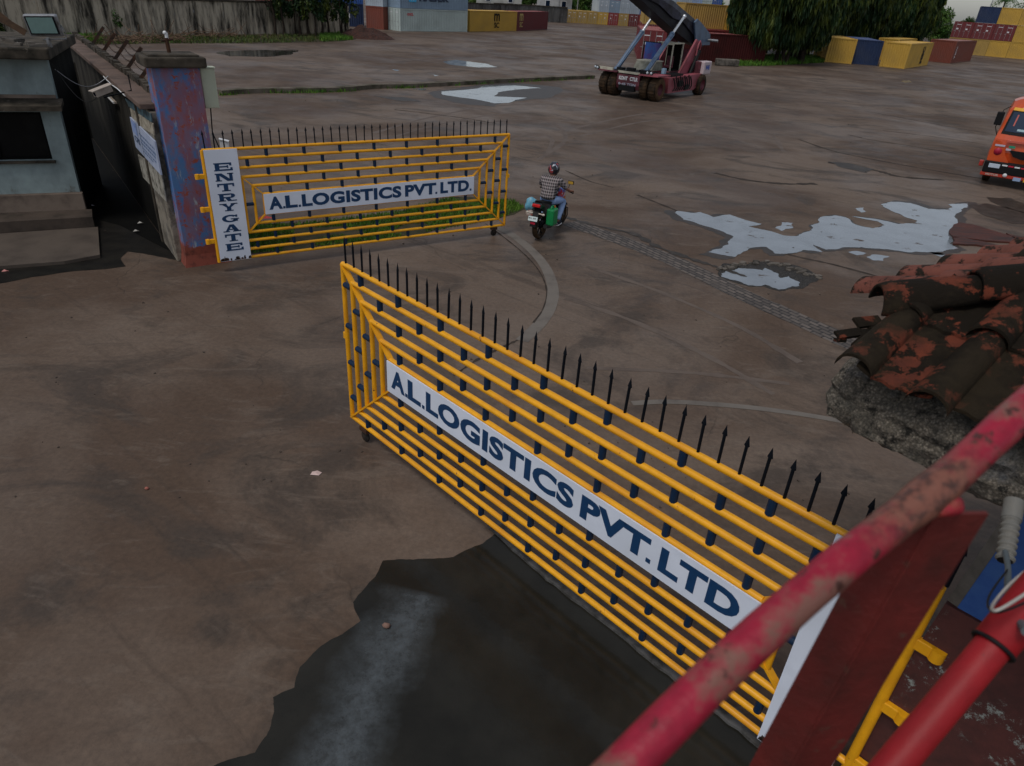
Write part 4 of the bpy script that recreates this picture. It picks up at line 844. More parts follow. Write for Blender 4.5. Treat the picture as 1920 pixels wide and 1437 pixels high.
# ================================================================== FAR WALLS, BUILDINGS
fw0, fw1 = at(-60, 72), at(652, 62)
def long_wall(a, b, H, label, mat, step=2.6):
    d = b-a; L = d.length; T = empty('yard_wall', a, math.atan2(d.y, d.x), label, 'wall'); n = int(L/step)
    MB().box((L/2, 0, H/2), (L, .2, H)).build('wall_face', mat, T)
    MB().box((L/2, 0, H+.08), (L+.1, .42, .16)).build('coping', concdark, T)
    for i in range(n+1): MB().box((i*L/n, -.13, H/2-.05), (.3, .12, H-.1)).build('pier', mat, T)
    return T
farwall = stained('pale_stained_wall', (.46, .40, .31), (.04, .036, .029), .9)
long_wall(fw0, fw1, 2.75, 'long pale stained concrete wall at the upper left', farwall)
long_wall(Vector((-8.5, 152, 0)), Vector((5.9, 158, 0)), 2.7, 'dark wall beyond the dark red container', stained('grey_stained_wall', (.11, .105, .10), (.05, .048, .045), .5))
long_wall(Vector((-16, 131, 0)), Vector((-4, 150, 0)), 2.7, 'grey wall rising behind the yellow lettered container', stained('grey_wall', (.14, .13, .12), (.06, .055, .05), .5))
for (x, y, wd, h, c_, rc, lb) in ((3.5, 172, 7, 5.2, (.5, .5, .5), (.35, .09, .05), 'small white house with a red tiled roof beyond the far row'), (-9, 178, 10, 5.5, (.45, .45, .42), (.25, .25, .26), 'pale shed with a grey roof behind the trees beyond the dark wall')):
    T = empty('house', (x, y, 0), .1, lb, 'house')
    MB().box((0, 0, h/2), (wd, 6, h)).build('wall', M('house_wall_%d' % y, c_, .9, tuple(q*.7 for q in c_), (.45, .65), .6), T)
    MB().prism([(-wd/2-.5, h-.05), (wd/2+.5, h-.05), (0, h+2.2)], -3.5, 3.5).build('roof', M('house_roof_%d' % y, rc, .85, tuple(q*.6 for q in rc), (.45, .65), .8), T)
    for k in (-.25, .25):
        f = MB().box((wd*k, -3.04, h*.6), (1.1, .1, 1.3)).build('window', whitem, T); MB().box((wd*k, -3.1, h*.6), (.9, .04, 1.1)).build('pane', glassd, f)
T = empty('billboard', (6.5, 168, 0), .1, 'green and white sign board on posts far beyond the wall', 'billboard')
MB().box((0, 0, 6.2), (5.5, .2, 2.2)).build('board', whitem, T); tb = MB(); text_on(tb, 'IZ', (-1.6, -.12, 5.5), (1, 0, 0), (0, 0, 1), 3, 1.3, .05); tb.build('lettering', M('green_lettering', (.03, .25, .08), .6), T)
for x in (-2, 2): MB().tube([(x, .15, 0), (x, .15, 5.2)], .12, 8).build('post', metalm, T)
# ================================================================== TREES
def crown_mesh(name, n, rad, z0, z1, mat, droop=.6, size=.35, holes=.0, sd=1, clump=26, nar=.32):
    g = np.random.default_rng(sd); cl = []
    for i in range(clump):
        th = g.uniform(0, 6.28); rr = rad*math.sqrt(g.uniform(.05, 1))*.8; z = g.uniform(z0, z1); k = 1-abs((z-z0)/(z1-z0)*2-1)**2.2*.75
        cl.append((rr*math.cos(th)*k, rr*math.sin(th)*k, z, rad*g.uniform(.16, .40)*(1 if clump < 60 else .72)))
    cl = np.array(cl); idx = g.integers(0, clump, n); c = cl[idx]
    v = g.normal(size=(n, 3)); v /= np.linalg.norm(v, axis=1)[:, None]; v *= (c[:, 3]*g.uniform(.45, 1.05, n)**.6)[:, None]; v[:, 2] *= 1.25
    P = c[:, :3]+v; P[:, 2] -= np.abs(g.normal(0, .55*droop, n))*(P[:, 2] > z0)
    a = g.uniform(0, 6.28, n); s_ = size*g.uniform(.5, 1.3, n)
    side = np.stack([np.cos(a), np.sin(a), g.normal(0, .25, n)], 1)*(s_*nar)[:, None]
    out_ = v/np.linalg.norm(v, axis=1)[:, None]
    dn = out_*(1-droop)*.6 + np.array([0, 0, -1])*droop + g.normal(0, .35 if nar > .2 else .16, (n, 3)); dn /= np.linalg.norm(dn, axis=1)[:, None]; dn *= s_[:, None]
    V = np.empty((n, 4, 3)); V[:, 0] = P; V[:, 1] = P+side+dn*.45; V[:, 2] = P+dn; V[:, 3] = P-side+dn*.45
    me = bpy.data.meshes.new(name); me.vertices.add(4*n); me.vertices.foreach_set('co', V.ravel()); me.loops.add(4*n); me.loops.foreach_set('vertex_index', np.arange(4*n)); me.polygons.add(n); me.polygons.foreach_set('loop_start', np.arange(n)*4); me.polygons.foreach_set('loop_total', np.full(n, 4)); me.update(); me.validate(); me.materials.append(mat)
    return me
def tree(loc, sc, rot, cm, tm, label, group=None, name='tree'):
    T = empty(name, loc, rot, label, 'tree', group); T.scale = (sc, sc, sc)
    for me, nm in ((tm, 'trunk'), (cm, 'crown')): o = bpy.data.objects.new(nm, me); COL.objects.link(o); o.parent = T
    return T
def trunk_mesh(h, r, limbs=6, multi=1, sd=1, z0=2):
    random.seed(sd); mb = MB()
    for k in range(multi):
        ox, oy = (random.uniform(-.8, .8), random.uniform(-.8, .8)) if multi > 1 else (0, 0); lx, ly = random.uniform(-.6, .6), random.uniform(-.6, .6)
        pts = [Vector((ox+lx*t*t+.12*math.sin(t*7+k), oy+ly*t*t, h*t)) for t in np.linspace(0, 1, 7)]; mb.tube(pts, [r*(1-.8*t)*(1.35 if t == 0 else 1) for t in np.linspace(0, 1, 7)], 7)
        for i in range(limbs):
            t = random.uniform(z0/h, .9); p = Vector((ox+lx*t*t, oy+ly*t*t, h*t)); a = random.uniform(0, 6.28); q = Vector((math.cos(a), math.sin(a), random.uniform(.2, .9)))
            mb.tube([p, p+q*h*.12, p+q*h*.2+Vector((0, 0, h*.03))], [r*.4, r*.25, r*.1], 5)
    o = mb.build('trunk', bark); me = o.data; bpy.data.objects.remove(o); return me
leaf1 = leafmat('dark_foliage', (.008, .030, .007), (.085, .105, .010), 1.1, .6, .3, .46, .66); leaf2 = leafmat('mid_foliage', (.02, .06, .010), (.06, .12, .02), .3); leaf3 = leafmat('bright_foliage', (.04, .11, .015), (.09, .15, .03), .3)
gapm = [Wb+Wd*.6, Wb+Wd*14.9, HM @ Vector((-3, 13, 0)), HM @ Vector((-1, .5, 0)), HM @ Vector((.1, .1, 0)), HM @ Vector((.75, -.6, 0))]
sheet('wet_or_shaded_ground', gapm, M('gap_shade_ground', (.004, .004, .0033), .8, (.002, .002, .0018), (.4, .6), 3, bmp=.3), .010, jit=0)  # black ground sheet standing for the shade between house and wall
cA = [crown_mesh('crown', 42000, 4.4, 3.0, 12.5, leaf1, .97, .85, sd=s_, clump=90, nar=.085) for s_ in (1, 2)]
cB = crown_mesh('crown', 9000, 3.6, 3, 9, leaf2, .4, .5, sd=5, clump=26)
cC = crown_mesh('crown', 7000, 4.2, 2, 8, leaf3, .3, .6, sd=6, clump=22)
tA = trunk_mesh(10, .22, 5, 3, 3, 2.5); tB = trunk_mesh(7, .2, 6, 1, 4); random.seed(11)
gt = 'dark drooping trees behind the low containers'
desc = ['leftmost, its branches hanging over the dark red container', 'with bare trunks above the lit grass', 'second from the left edge of the group', 'standing back behind the trunks', 'just left of the first yellow container', 'behind the left yellow container', 'behind the navy container', 'behind the nearest yellow container', 'between the yellow group and the lone red brown one', 'at the right end of the dark group', 'far back in the middle of the group', 'far back at the left of the group', 'overhanging the grass patch']
for i, (x, y, s_) in enumerate(((23.5, 82.5, .95), (27.0, 84.0, .92), (25.5, 90.5, 1.05), (31.5, 92, 1.05), (34.5, 99, 1.05), (38.5, 103, 1.05), (43, 107, 1.1), (47.5, 112, 1.1), (54, 118, 1.0), (59, 124, .95), (39, 114, 1.2), (30, 103, 1.2), (30.0, 86.5, .9))):
    tree((x, y, 0), s_, i*1.9, cA[i % 2], tA, 'dark green drooping tree, '+desc[i], gt)
# bright trees over the stack, palms
gb_ = 'green trees on the skyline at the right'
for i, (x, y, s_) in enumerate(((80, 165, .95), (88, 172, .85), (72, 150, .80), (66, 142, .85), (97, 178, .62), (108, 182, .60), (120, 188, .6))):
    tree((x, y, 0), s_, i*2.1, cC if i % 2 else cB, tB, 'green tree on the skyline, %s from the right' % ordn[6-i], gb_)
gf = 'green trees beyond the far row'
for i in range(16):
    x = -75+i*12+random.uniform(-2, 2)
    if 15 < x < 24: continue
    tree((x, 205+random.uniform(-8, 8), 0), random.uniform(.95, 1.3), i*1.3, cC if i % 3 else cB, tB, 'distant green tree beyond the far row, %s from the left' % ordn[i], gf)
for i, (x, y, s_) in enumerate(((-4, 186, .9), (10, 176, .85), (17, 190, 1.0), (-14, 182, .9))): tree((x, y, 0), s_*.8, i, cC, tB, 'bushy green tree behind the dark wall, '+('beside the shed', 'right of the red roofed house', 'behind the first far containers', 'left of the shed')[i], gf)
palmleaf = leafmat('palm_foliage', (.02, .07, .012), (.06, .11, .02), 1)
def palm_meshes():
    random.seed(5); f = MB()
    for k in range(16):
        a = k*2.4; up = random.uniform(-.1, .9); P = [Vector((math.cos(a)*3.2*t, math.sin(a)*3.2*t, 9+up*2.4*t-3.0*t*t)) for t in np.linspace(0, 1, 8)]
        for i in range(7):
            p, q = P[i], P[i+1]; s_ = Vector((-math.sin(a), math.cos(a), 0))
            for u in (0, .5):
                c = p.lerp(q, u)
                for sg in (1, -1): f.add([c, c.lerp(q, .35), c+s_*sg*.75*(1-i/9)+Vector((0, 0, -.35))+(q-p)*.4], ((0, 1, 2),))
    o = f.build('frond', palmleaf, fixn=False); me = o.data; bpy.data.objects.remove(o)
    o = MB().tube([(0, 0, 0), (.2, 0, 4), (.1, 0, 9)], [.22, .17, .13], 8).build('t', bark); m2 = o.data; bpy.data.objects.remove(o); return me, m2
pf, pt_ = palm_meshes()
for i, (x, y, s_) in enumerate(((71, 158, .95), (96, 165, 1.05), (104, 170, 1.0))): tree((x, y, 0), s_, i, pf, pt_, 'coconut palm on the skyline, '+('above the gap right of the dark trees', 'behind the middle of the right stack', 'behind the right of the stack')[i], 'palms on the skyline', 'palm_tree')
T = empty('street_lamp', (84.5, 150, 0), 0, 'thin pale mast rising behind the right stack', 'mast'); MB().tube([(0, 0, 0), (.5, 0, 11)], [.12, .07], 8).build('pole', metalm, T); MB().box((.9, 0, 11), (.9, .25, .1)).build('lamp_head', metalm, T)
# trees by the long wall, upper left
cD = [crown_mesh('crown', 1500, 1.7, 1.9, 6.6, leaf1, .5, .34, sd=s_, clump=12) for s_ in (8, 9)]; tD = trunk_mesh(6, .13, 5, 2, 9, 2.2); tE = trunk_mesh(6.5, .09, 4, 1, 10, 3)
gw = 'slim trees along the long wall'
for i, (px, py, s_, k) in enumerate(((516, 66, .95, 0), (552, 66, .95, 1), (576, 68, 1.0, 0), (590, 70, .95, 1), (602, 67, .9, 0), (637, 68, .88, 1), (648, 67, .82, 0))):
    p = at(px, py); d_ = (fw1-fw0).normalized(); p += Vector((d_.y, -d_.x, 0))*.2
    tree(p, s_, i*1.7, cD[i % 2], tD if k == 0 else tE, ('slim dark tree before the long wall, %s from its right end' % ordn[6-i]) if i < 7 else 'dark tree above the guard house roof, '+('behind the floodlight', 'right of the floodlight', 'at the left edge')[i-7], gw)
cG = crown_mesh('crown', 9000, 2.6, .2, 4.2, leaf1, .4, .4, sd=21, clump=22)
for i, (px, py, s_) in enumerate(((-8, 66, .8), (28, 62, .62), (62, 60, .45), (-50, 70, 1.0))): tree(at(px, py), s_, i*2.2, cG, tE, 'dark green shrub behind the guard house roof, '+('at the left edge', 'behind the floodlight', 'right of the floodlight', 'outside the left edge')[i], 'shrubs behind the guard house', 'shrub')
cF = crown_mesh('crown', 260, .45, .4, 1.4, leaf2, .2, .18, sd=12, clump=6); T = empty('creeper', at(216, 40, 1.2)+Vector((0, 0, 0)), 0, 'small green bush growing on the long wall', 'bush'); o = bpy.data.objects.new('foliage', cF); COL.objects.link(o); o.parent = T
pp = fw0.lerp(fw1, .30); T.location = (pp.x+.3, pp.y-.5, .5)
# dead root hanging at the wall
pp = at(365, 62); T = empty('dead_tree', pp, 0, 'bare dead tree stump leaning on the long wall', 'tree'); mb = MB()
for k in range(7): mb.tube([(0, 0, 0), (random.uniform(-.2, .2), 0, 1.2), (random.uniform(-.6, .8), .1, 3.1)], [.12, .08, .04], 6)
mb.build('trunk', bark, T)
def brush(loc, n, rad, label, rot=0, h=.5):
    mb = MB()
    for i in range(n):
        a = random.uniform(0, 6.28); r = rad*math.sqrt(random.random()); c = Vector((r*math.cos(a)*1.9, r*math.sin(a)*.6, random.uniform(.05, h)*(1-r/rad*.6))); d = Vector((random.uniform(-1, 1), random.uniform(-.7, .7), random.uniform(-.25, .4))).normalized()*random.uniform(.3, 1.1)
        c.z = max(c.z, abs(d.z)+.02); mb.tube([c-d, c+Vector((0, 0, random.uniform(-.1, .12))), c+d], [.03, .025, .01], 4)
    o = mb.build('brush_pile', M('dry_branches', (.20, .13, .085), .9, (.07, .045, .03), (.45, .6), 2)); o.location = loc; o.rotation_euler[2] = rot; return tag(o, label, 'brush pile')
brush(at(270, 78), 150, 2.2, 'tangled heap of dry branches left of the rod on the pillar', .9); brush(at(395, 70), 60, 1.7, 'dry fallen branches at the foot of the long wall', .9)
gpoly = cpx([(100, 84), (200, 84), (330, 82), (480, 82), (560, 80), (640, 78), (668, 74), (655, 63), (560, 66), (400, 68), (200, 70), (90, 72)])
sheet('grass_verge', gpoly, M('verge_soil_dark', (.05, .035, .022), .95, (.02, .028, .012), (.42, .6), .5), .005, jit=2, amp=.05)
grass(gpoly, 3500, .28, 'rough grass at the foot of the long wall', grassdry, .05)
grass(cpx([(110, 80), (200, 80), (190, 70), (120, 70)]), 3000, .35, 'bright grass patch by the long wall left of the branches', grassm, .05)
grass(cpx([(600, 78), (662, 75), (650, 64), (600, 66)]), 2500, .35, 'bright grass patch at the right end of the long wall', grassm, .05)
gp2 = cpx([(1372, 124), (1440, 124), (1545, 118), (1548, 108), (1470, 104), (1380, 110)])
sheet('grass_verge', gp2, M('verge_soil', (.035, .04, .02), .95), .005, jit=2, amp=.05); grass(gp2, 7000, .45, 'lit green grass patch under the drooping trees', grassm, .05)
# heap of red soil
mb = MB(); N_ = 26; vs = []
for j in range(N_):
    for i in range(N_):
        x, y = (i/(N_-1)-.5)*6.4, (j/(N_-1)-.5)*5; r = math.hypot(x/3.1, y/2.4); z = max(0, 1-r)**.8*1.15*(1+.5*noise.noise(Vector((x*.9, y*.9, 2))))+.12*noise.noise(Vector((x*3, y*3, 2)))*(r < 1)
        vs.append((x, y, z-.03))
mb.add(vs, [(j*N_+i, j*N_+i+1, (j+1)*N_+i+1, (j+1)*N_+i) for j in range(N_-1) for i in range(N_-1)]); o = mb.build('soil_heap', soilm, fixn=False); o.location = at(683, 71); tag(o, 'reddish brown heap of soil at the end of the long wall', 'soil heap')
p = at(1362, 124); o = MB().box((0, 0, .32), (2.3, .7, .62), bev=.08).build('concrete_block', conc); o.location = p; o.rotation_euler[2] = .15; tag(o, 'long weathered concrete block on the ground behind the lifting truck', 'concrete block')
# rusty sheet lying in the big puddle
T = empty('rusty_sheet', at(1800, 455), 0, 'torn rust red metal sheet lying at the right edge of the big puddle', 'metal sheet'); o0 = at(1800, 455); mb = MB(); rs = M('rust_red_sheet', (.085, .020, .010), .6, (.03, .012, .008), (.42, .6), 3, bmp=.4, stretch=(.3, 2, 1))
for l in ([(1787, 424), (1796, 420), (1822, 424), (1870, 438), (1912, 452), (1900, 458), (1860, 455), (1830, 452), (1786, 447)], [(1786, 449), (1800, 447), (1850, 458), (1890, 468), (1870, 467), (1830, 462), (1786, 460)], [(1885, 440), (1918, 449), (1925, 456), (1900, 450)]):
    P = jitter_poly(cpx(l), 2, .08); n_ = len(P); top = [(p.x-o0.x, p.y-o0.y, .05) for p in P]; bot = [(x, y, .0) for x, y, z in top]
    mb.add(top+bot, [tuple(range(n_))]+[(i, (i+1) % n_, (i+1) % n_+n_, i+n_) for i in range(n_)])
mb.build('plate', rs, T)
#--PART4--
# ================================================================== TILED ROOF and broken slab (right foreground)
RC = Vector((1.166, 3.265, 0)); e1 = Vector((.639, -.769, 0)); e2 = Vector((.817, .577, 0)); RZ = 3.92; SL = .44
i1 = Vector((.769, .639, 0)); i2 = Vector((.577, -.817, 0)); hp = (e1+e2).normalized()
T = empty('tiled_roof', RC+Vector((0, 0, 3.9)), 0, 'mossy red clay tiled roof corner on a broken concrete slab at the right edge', 'roof')
roof_o = RC+Vector((0, 0, 3.9))
m_t, t, b, tc = newmat('clay_tile'); co = tc.outputs['Object']
c = mixc(t, ramp(t, nz(t, co, 6, 6, .65), .35, .65), (.185, .046, .024), (.095, .031, .021))
c = mixc(t, ramp(t, nz(t, co, 6.5, 9, .70, off=(1, 4, 2)), .515, .55), (.014, .0105, .007), c)
c = mixc(t, mth(t, 'MULTIPLY', ramp(t, nz(t, co, 2.3, 5, .7, off=(7, 4, 2)), .46, .58), .85), c, (.030, .022, .013))
t.links.new(c, b.inputs['Base Color']); b.inputs['Roughness'].default_value = .88; b.inputs['Specular IOR Level'].default_value = .12; bump(t, b, mth(t, 'ADD', nz(t, co, 40, 8, .8), nz(t, co, 9, 5, .6)), .9, .014)
def slope(name, eo, e, inn, amax, bmax, pitch, course, roll_h, roll_w, lim, seed, mt=None):
    rg = random.Random(seed); N = int(amax/.018); Bn = int(bmax/.03); mb = MB(); idx = {}; jit = [rg.uniform(-.035, .035) for _ in range(60)]; lift = [[rg.uniform(-.002, .006) for _ in range(30)] for _ in range(60)]
    def P(i, j, under=0):
        a = i*.018; ph = (a/pitch) % 1; k = int(a/pitch); bj = j*.03; b_ = jit[k] + bj; cf = max(bj, 0)/course; cj = int(cf)
        prof = roll_h*math.sin(math.pi*min(ph/roll_w, 1))**.55 if ph < roll_w else .016*math.sin((ph-roll_w)/(1-roll_w)*math.pi*2)**6-.004
        z = RZ+SL*b_ + prof + .042*(1-(cf-cj)) + lift[k % 60][cj % 30] - under*.014
        q = eo+e*a+inn*b_; q.z = z; q.z += noise.noise(q*5)*.003
        return q-roof_o
    ok = set()
    for i in range(N):
        for j in range(Bn):
            if lim(i*.018, j*.03): ok.add((i, j))
    def vid(i, j, u):
        if (i, j, u) not in idx: idx[(i, j, u)] = len(mb.v); mb.v.append(tuple(P(i, j, u)))
        return idx[(i, j, u)]
    for i, j in ok:
        mb.f.append((vid(i, j, 0), vid(i+1, j, 0), vid(i+1, j+1, 0), vid(i, j+1, 0))); mb.sm.append(int(j*.03/course) == int((j+1)*.03/course))
        mb.f.append((vid(i, j, 1), vid(i, j+1, 1), vid(i+1, j+1, 1), vid(i+1, j, 1))); mb.sm.append(True)
        for (di, dj, p, q) in ((0, -1, (0, 0), (1, 0)), (0, 1, (1, 1), (0, 1)), (-1, 0, (0, 1), (0, 0)), (1, 0, (1, 0), (1, 1))):
            if (i+di, j+dj) not in ok: mb.f.append((vid(i+p[0], j+p[1], 0), vid(i+p[0], j+p[1], 1), vid(i+q[0], j+q[1], 1), vid(i+q[0], j+q[1], 0))); mb.sm.append(False)
    return mb.build(name, mt or m_t, T)
m_t2 = M('cleaner_clay_tile', (.19, .066, .048), .88, (.10, .04, .03), (.42, .62), 4, bmp=.5, col3=(.016, .012, .008), amt3=(.52, .57), sc3=7)
def tile_rows(name, eo, e, inn, cols, pitch, course, r0, mt, seed, a_min, jit=.02):
    """real barrel tiles: shallow pans with half-round cover tiles over the joints, each course lapping the one below"""
    rg = random.Random(seed); mb = MB(); n = 12
    def shell(ac, b0, b1, prof0, prof1, lift0, lift1, tw):
        L = 5; out_ = [[], []]
        for s_ in range(L+1):
            f_ = s_/L; b_ = b0+(b1-b0)*f_
            for sh in (0, 1):
                ring = []
                for (x0, z0), (x1, z1) in zip(prof0, prof1):
                    x, z = x0+(x1-x0)*f_, z0+(z1-z0)*f_; q = eo+e*(ac+x+tw*(f_-.5))+inn*b_; q.z = RZ+SL*b_+z+lift0+(lift1-lift0)*f_-sh*.015; ring.append(q-roof_o)
                out_[sh].append(ring)
        W_ = len(prof0); base = [v for sh in (0, 1) for r_ in out_[sh] for v in r_]; S = (L+1)*W_; fs = []; sm = []
        for s_ in range(L):
            for i_ in range(W_-1):
                p = s_*W_+i_; fs.append((p, p+1, p+W_+1, p+W_)); p += S; fs.append((p, p+W_, p+W_+1, p+1))
        b = len(mb.v); mb.v += [tuple(v) for v in base]; mb.f += [tuple(b+k for k in f) for f in fs]; mb.sm += [True]*len(fs)
        ed = [(i_, S+i_, S+i_+1, i_+1) for i_ in range(W_-1)] + [(L*W_+i_, L*W_+i_+1, S+L*W_+i_+1, S+L*W_+i_) for i_ in range(W_-1)]
        for s_ in range(L): ed += [(s_*W_, (s_+1)*W_, S+(s_+1)*W_, S+s_*W_), (s_*W_+W_-1, S+s_*W_+W_-1, S+(s_+1)*W_+W_-1, (s_+1)*W_+W_-1)]
        verts = mb.v[b:b+2*S]; mb.add(verts, ed, False)
    cov = lambda r, h: [(-math.cos(math.pi*k/n)*r, math.sin(math.pi*k/n)*h) for k in range(n+1)]
    pan = lambda w_, d_: [(-w_/2+w_*k/8, d_*(abs(k/4-1)**2.2) + (.010 if k in (3, 5) else 0)) for k in range(9)]
    for c_ in range(cols):
        ac = a_min+pitch*c_
        for r_ in range(7):
            for kind, off in (('pan', pitch/2), ('cover', 0)):
                a_ = ac+off; b0 = r_*course+rg.uniform(-jit, jit)+(.03 if kind == 'pan' else 0); b1 = min(b0+course+.06, a_-.02)
                if b1-b0 < .07: continue
                tw = rg.uniform(-.012, .012); up = rg.uniform(0, .006)
                if kind == 'pan': shell(a_, b0, b1, pan(pitch*.98, .035), pan(pitch*.94, .035), .014+up, -.004, tw)
                else: shell(a_, b0, b1, cov(r0, r0*.82), cov(r0*.82, r0*.68), .030+up, .010, tw)
    return mb.build(name, mt, T)
tile_rows('near_tile_slope', RC, e1, i1, 10, .345, .40, .088, m_t, 3, .60)
tile_rows('far_tile_slope', RC, e2, i2, 8, .462, .42, .095, m_t2, 4, 1.06)
for k in range(7):
    t0 = .60+k*.40; mb = MB(); n = 14; rings = []
    for s_, rr in ((0, .118), (.03, .128), (.22, .118), (.46, .104)):
        tt = t0+s_; c_ = RC+hp*tt; z = RZ+SL*tt*.707-.01+.02*(1-s_/.46)
        for sh in (0, .016):
            ring = []
            for i in range(n+1):
                a = math.pi*i/n; lat = Vector((-hp.y, hp.x, 0))*math.cos(a)*(rr-sh); q = c_+lat; q.z = z+math.sin(a)*(rr-sh)*.92; ring.append(q-roof_o+Vector((0, 0, noise.noise(q*9)*.006)))
            rings.append(ring)
    vs = [v for r_ in rings for v in r_]; W_ = n+1; fs = []
    for s_ in range(3):
        for sh in (0, 1):
            for i in range(n): p = (2*s_+sh)*W_+i; q = (2*(s_+1)+sh)*W_+i; fs.append((p, p+1, q+1, q))
        for i in (0, n): p = 2*s_*W_+i; fs.append((p, p+W_, p+3*W_, p+2*W_))
    for i in range(n): fs.append((i, i+1, W_+i+1, W_+i)); p = 6*W_+i; fs.append((p, p+1, p+W_+1, p+W_))
    mb.add(vs, fs, True); mb.build('ridge_tile', m_t, T)
# broken shards at the corner
rg = random.Random(5); mb = MB()
for (px, py, z, L_, w_, a) in ((1592, 626, 3.90, .14, .06, .2), (1628, 604, 3.93, .16, .07, .3), (1655, 650, 3.90, .16, .05, .1), (1618, 638, 3.89, .12, .05, .6), (1640, 628, 3.90, .15, .09, .3), (1575, 638, 3.87, .05, .04, .3), (1660, 615, 3.93, .14, .10, .2)):
    p = at(px, py, z)-roof_o; mb.box(p, (L_, w_, .016), Matrix.Rotation(a, 3, 'Z') @ Matrix.Rotation(rg.uniform(-.5, .1), 3, 'Y') @ Matrix.Rotation(rg.uniform(-.3, .4), 3, 'X'))
mb.build('broken_tiles', m_t, T)['kind'] = 'stuff'
rubm, t, b, tc = newmat('rubble_concrete'); co = tc.outputs['Object']
vo = t.nodes.new('ShaderNodeTexVoronoi'); vo.inputs['Scale'].default_value = 75; t.links.new(co, vo.inputs[0]); vo2 = t.nodes.new('ShaderNodeTexVoronoi'); vo2.inputs['Scale'].default_value = 110; t.links.new(co, vo2.inputs[0])
c = mixc(t, ramp(t, vo.outputs['Distance'], .15, .6), (.36, .32, .27), (.15, .13, .105)); c = mixc(t, ramp(t, nz(t, co, 4, 6, .7), .46, .66), c, (.085, .08, .068)); c = mixc(t, ramp(t, nz(t, co, 2.5, 6, .7, off=(2, 2, 6)), .54, .66), c, (.15, .155, .17)); c = mixc(t, 1.0, c, ramp(t, nz(t, co, 55, 8, .85), .36, .64, (.25, .25, .25), (1.6, 1.55, 1.45)), 'MULTIPLY'); c = mixc(t, ramp(t, nz(t, co, 11, 6, .75, off=(1, 1, 3)), .54, .62), c, (.018, .016, .012))
t.links.new(c, b.inputs['Base Color']); b.inputs['Roughness'].default_value = .95; bump(t, b, nz(t, co, 30, 9, .85), 1, .03)
Cs = Vector((1.49, 3.04, 0)); path = []
for s_ in np.arange(3.4, .30, -.06): path.append((Cs+e2*s_, i2))
for k in range(7): f_ = k/6; nn_ = (i2*(1-f_)+i1*f_).normalized(); path.append((Cs+e2*.30*(1-f_)**2+e1*.26*f_**2+nn_*.02, nn_))
for s_ in np.arange(.26, 4.2, .03): path.append((Cs+e1*s_, i1))
sec = [(1.5, 3.60), (.5, 3.59), (.16, 3.575), (.05, 3.58), (.005, 3.61), (0, 3.65), (-.015, 3.69), (0, 3.73), (-.01, 3.77), (.005, 3.81), (.02, 3.85), (.07, 3.885), (.2, 3.90), (.6, 3.90)]
mb = MB(); vs = []
for p, nv in path:
    for d_, z in sec:
        q = p+nv*d_; q.z = z
        dn = noise.noise_vector(q*4.5)*.03+noise.noise_vector(q*13)*.026+noise.noise_vector(q*40)*.016
        if z > 3.58 or d_ < .3: q += Vector((dn.x, dn.y, dn.z*.7))*(1 if d_ < .4 else .2)
        vs.append(q-roof_o)
ns = len(sec); mb.add(vs, [(i*ns+j, i*ns+j+1, (i+1)*ns+j+1, (i+1)*ns+j) for i in range(len(path)-1) for j in range(ns-1)], False)
mb.build('slab', rubm, T)
# ================================================================== HANDRAIL and pipe close to the camera
rp = [(Vector(atd(*q[:2], q[2]))) for q in ((1120, 1490, .69), (1180, 1430, .71), (1365, 1245, .77), (1550, 1080, .83), (1650, 1000, .868), (1775, 900, .905), (1900, 785, .945), (1990, 705, .98))]
o0 = rp[3].copy(); T = empty('handrail', o0, 0, 'red pipe handrail with peeling paint crossing the lower right corner', 'railing')
q_ = [p-o0 for p in spline(rp, 6)]
rad = [.0235*(1+.035*noise.noise(p*18)) for p in q_]
for i, p in enumerate(q_):                                           # weld collar where the post meets the rail
    d_ = (p+o0-atd(1745, 925, .895)).length
    if d_ < .045: rad[i] *= 1+.16*(1-d_/.045)
MB().tube(q_, rad, 24).build('rail', redpaint, T)
rt_ = redpaint.node_tree; pb = rt_.nodes['Principled BSDF']; old = pb.inputs['Base Color'].links[0].from_socket; tcr = rt_.nodes.new('ShaderNodeTexCoord').outputs['Object']
dsn = rt_.nodes.new('ShaderNodeVectorMath'); dsn.operation = 'DISTANCE'; dsn.inputs[1].default_value = atd(1730, 935, .89)-o0; rt_.links.new(tcr, dsn.inputs[0])
nmk = mth(rt_, 'ADD', dsn.outputs['Value'], mth(rt_, 'MULTIPLY', mth(rt_, 'SUBTRACT', nz(rt_, tcr, 22, 5, .7), .5), .16))
rt_.links.new(mixc(rt_, ramp(rt_, nmk, .05, .12, (1, 1, 1), (0, 0, 0)), old, mixc(rt_, ramp(rt_, nz(rt_, tcr, 60, 5, .7), .45, .6), (.20, .075, .05), (.07, .03, .022))), pb.inputs['Base Color'])
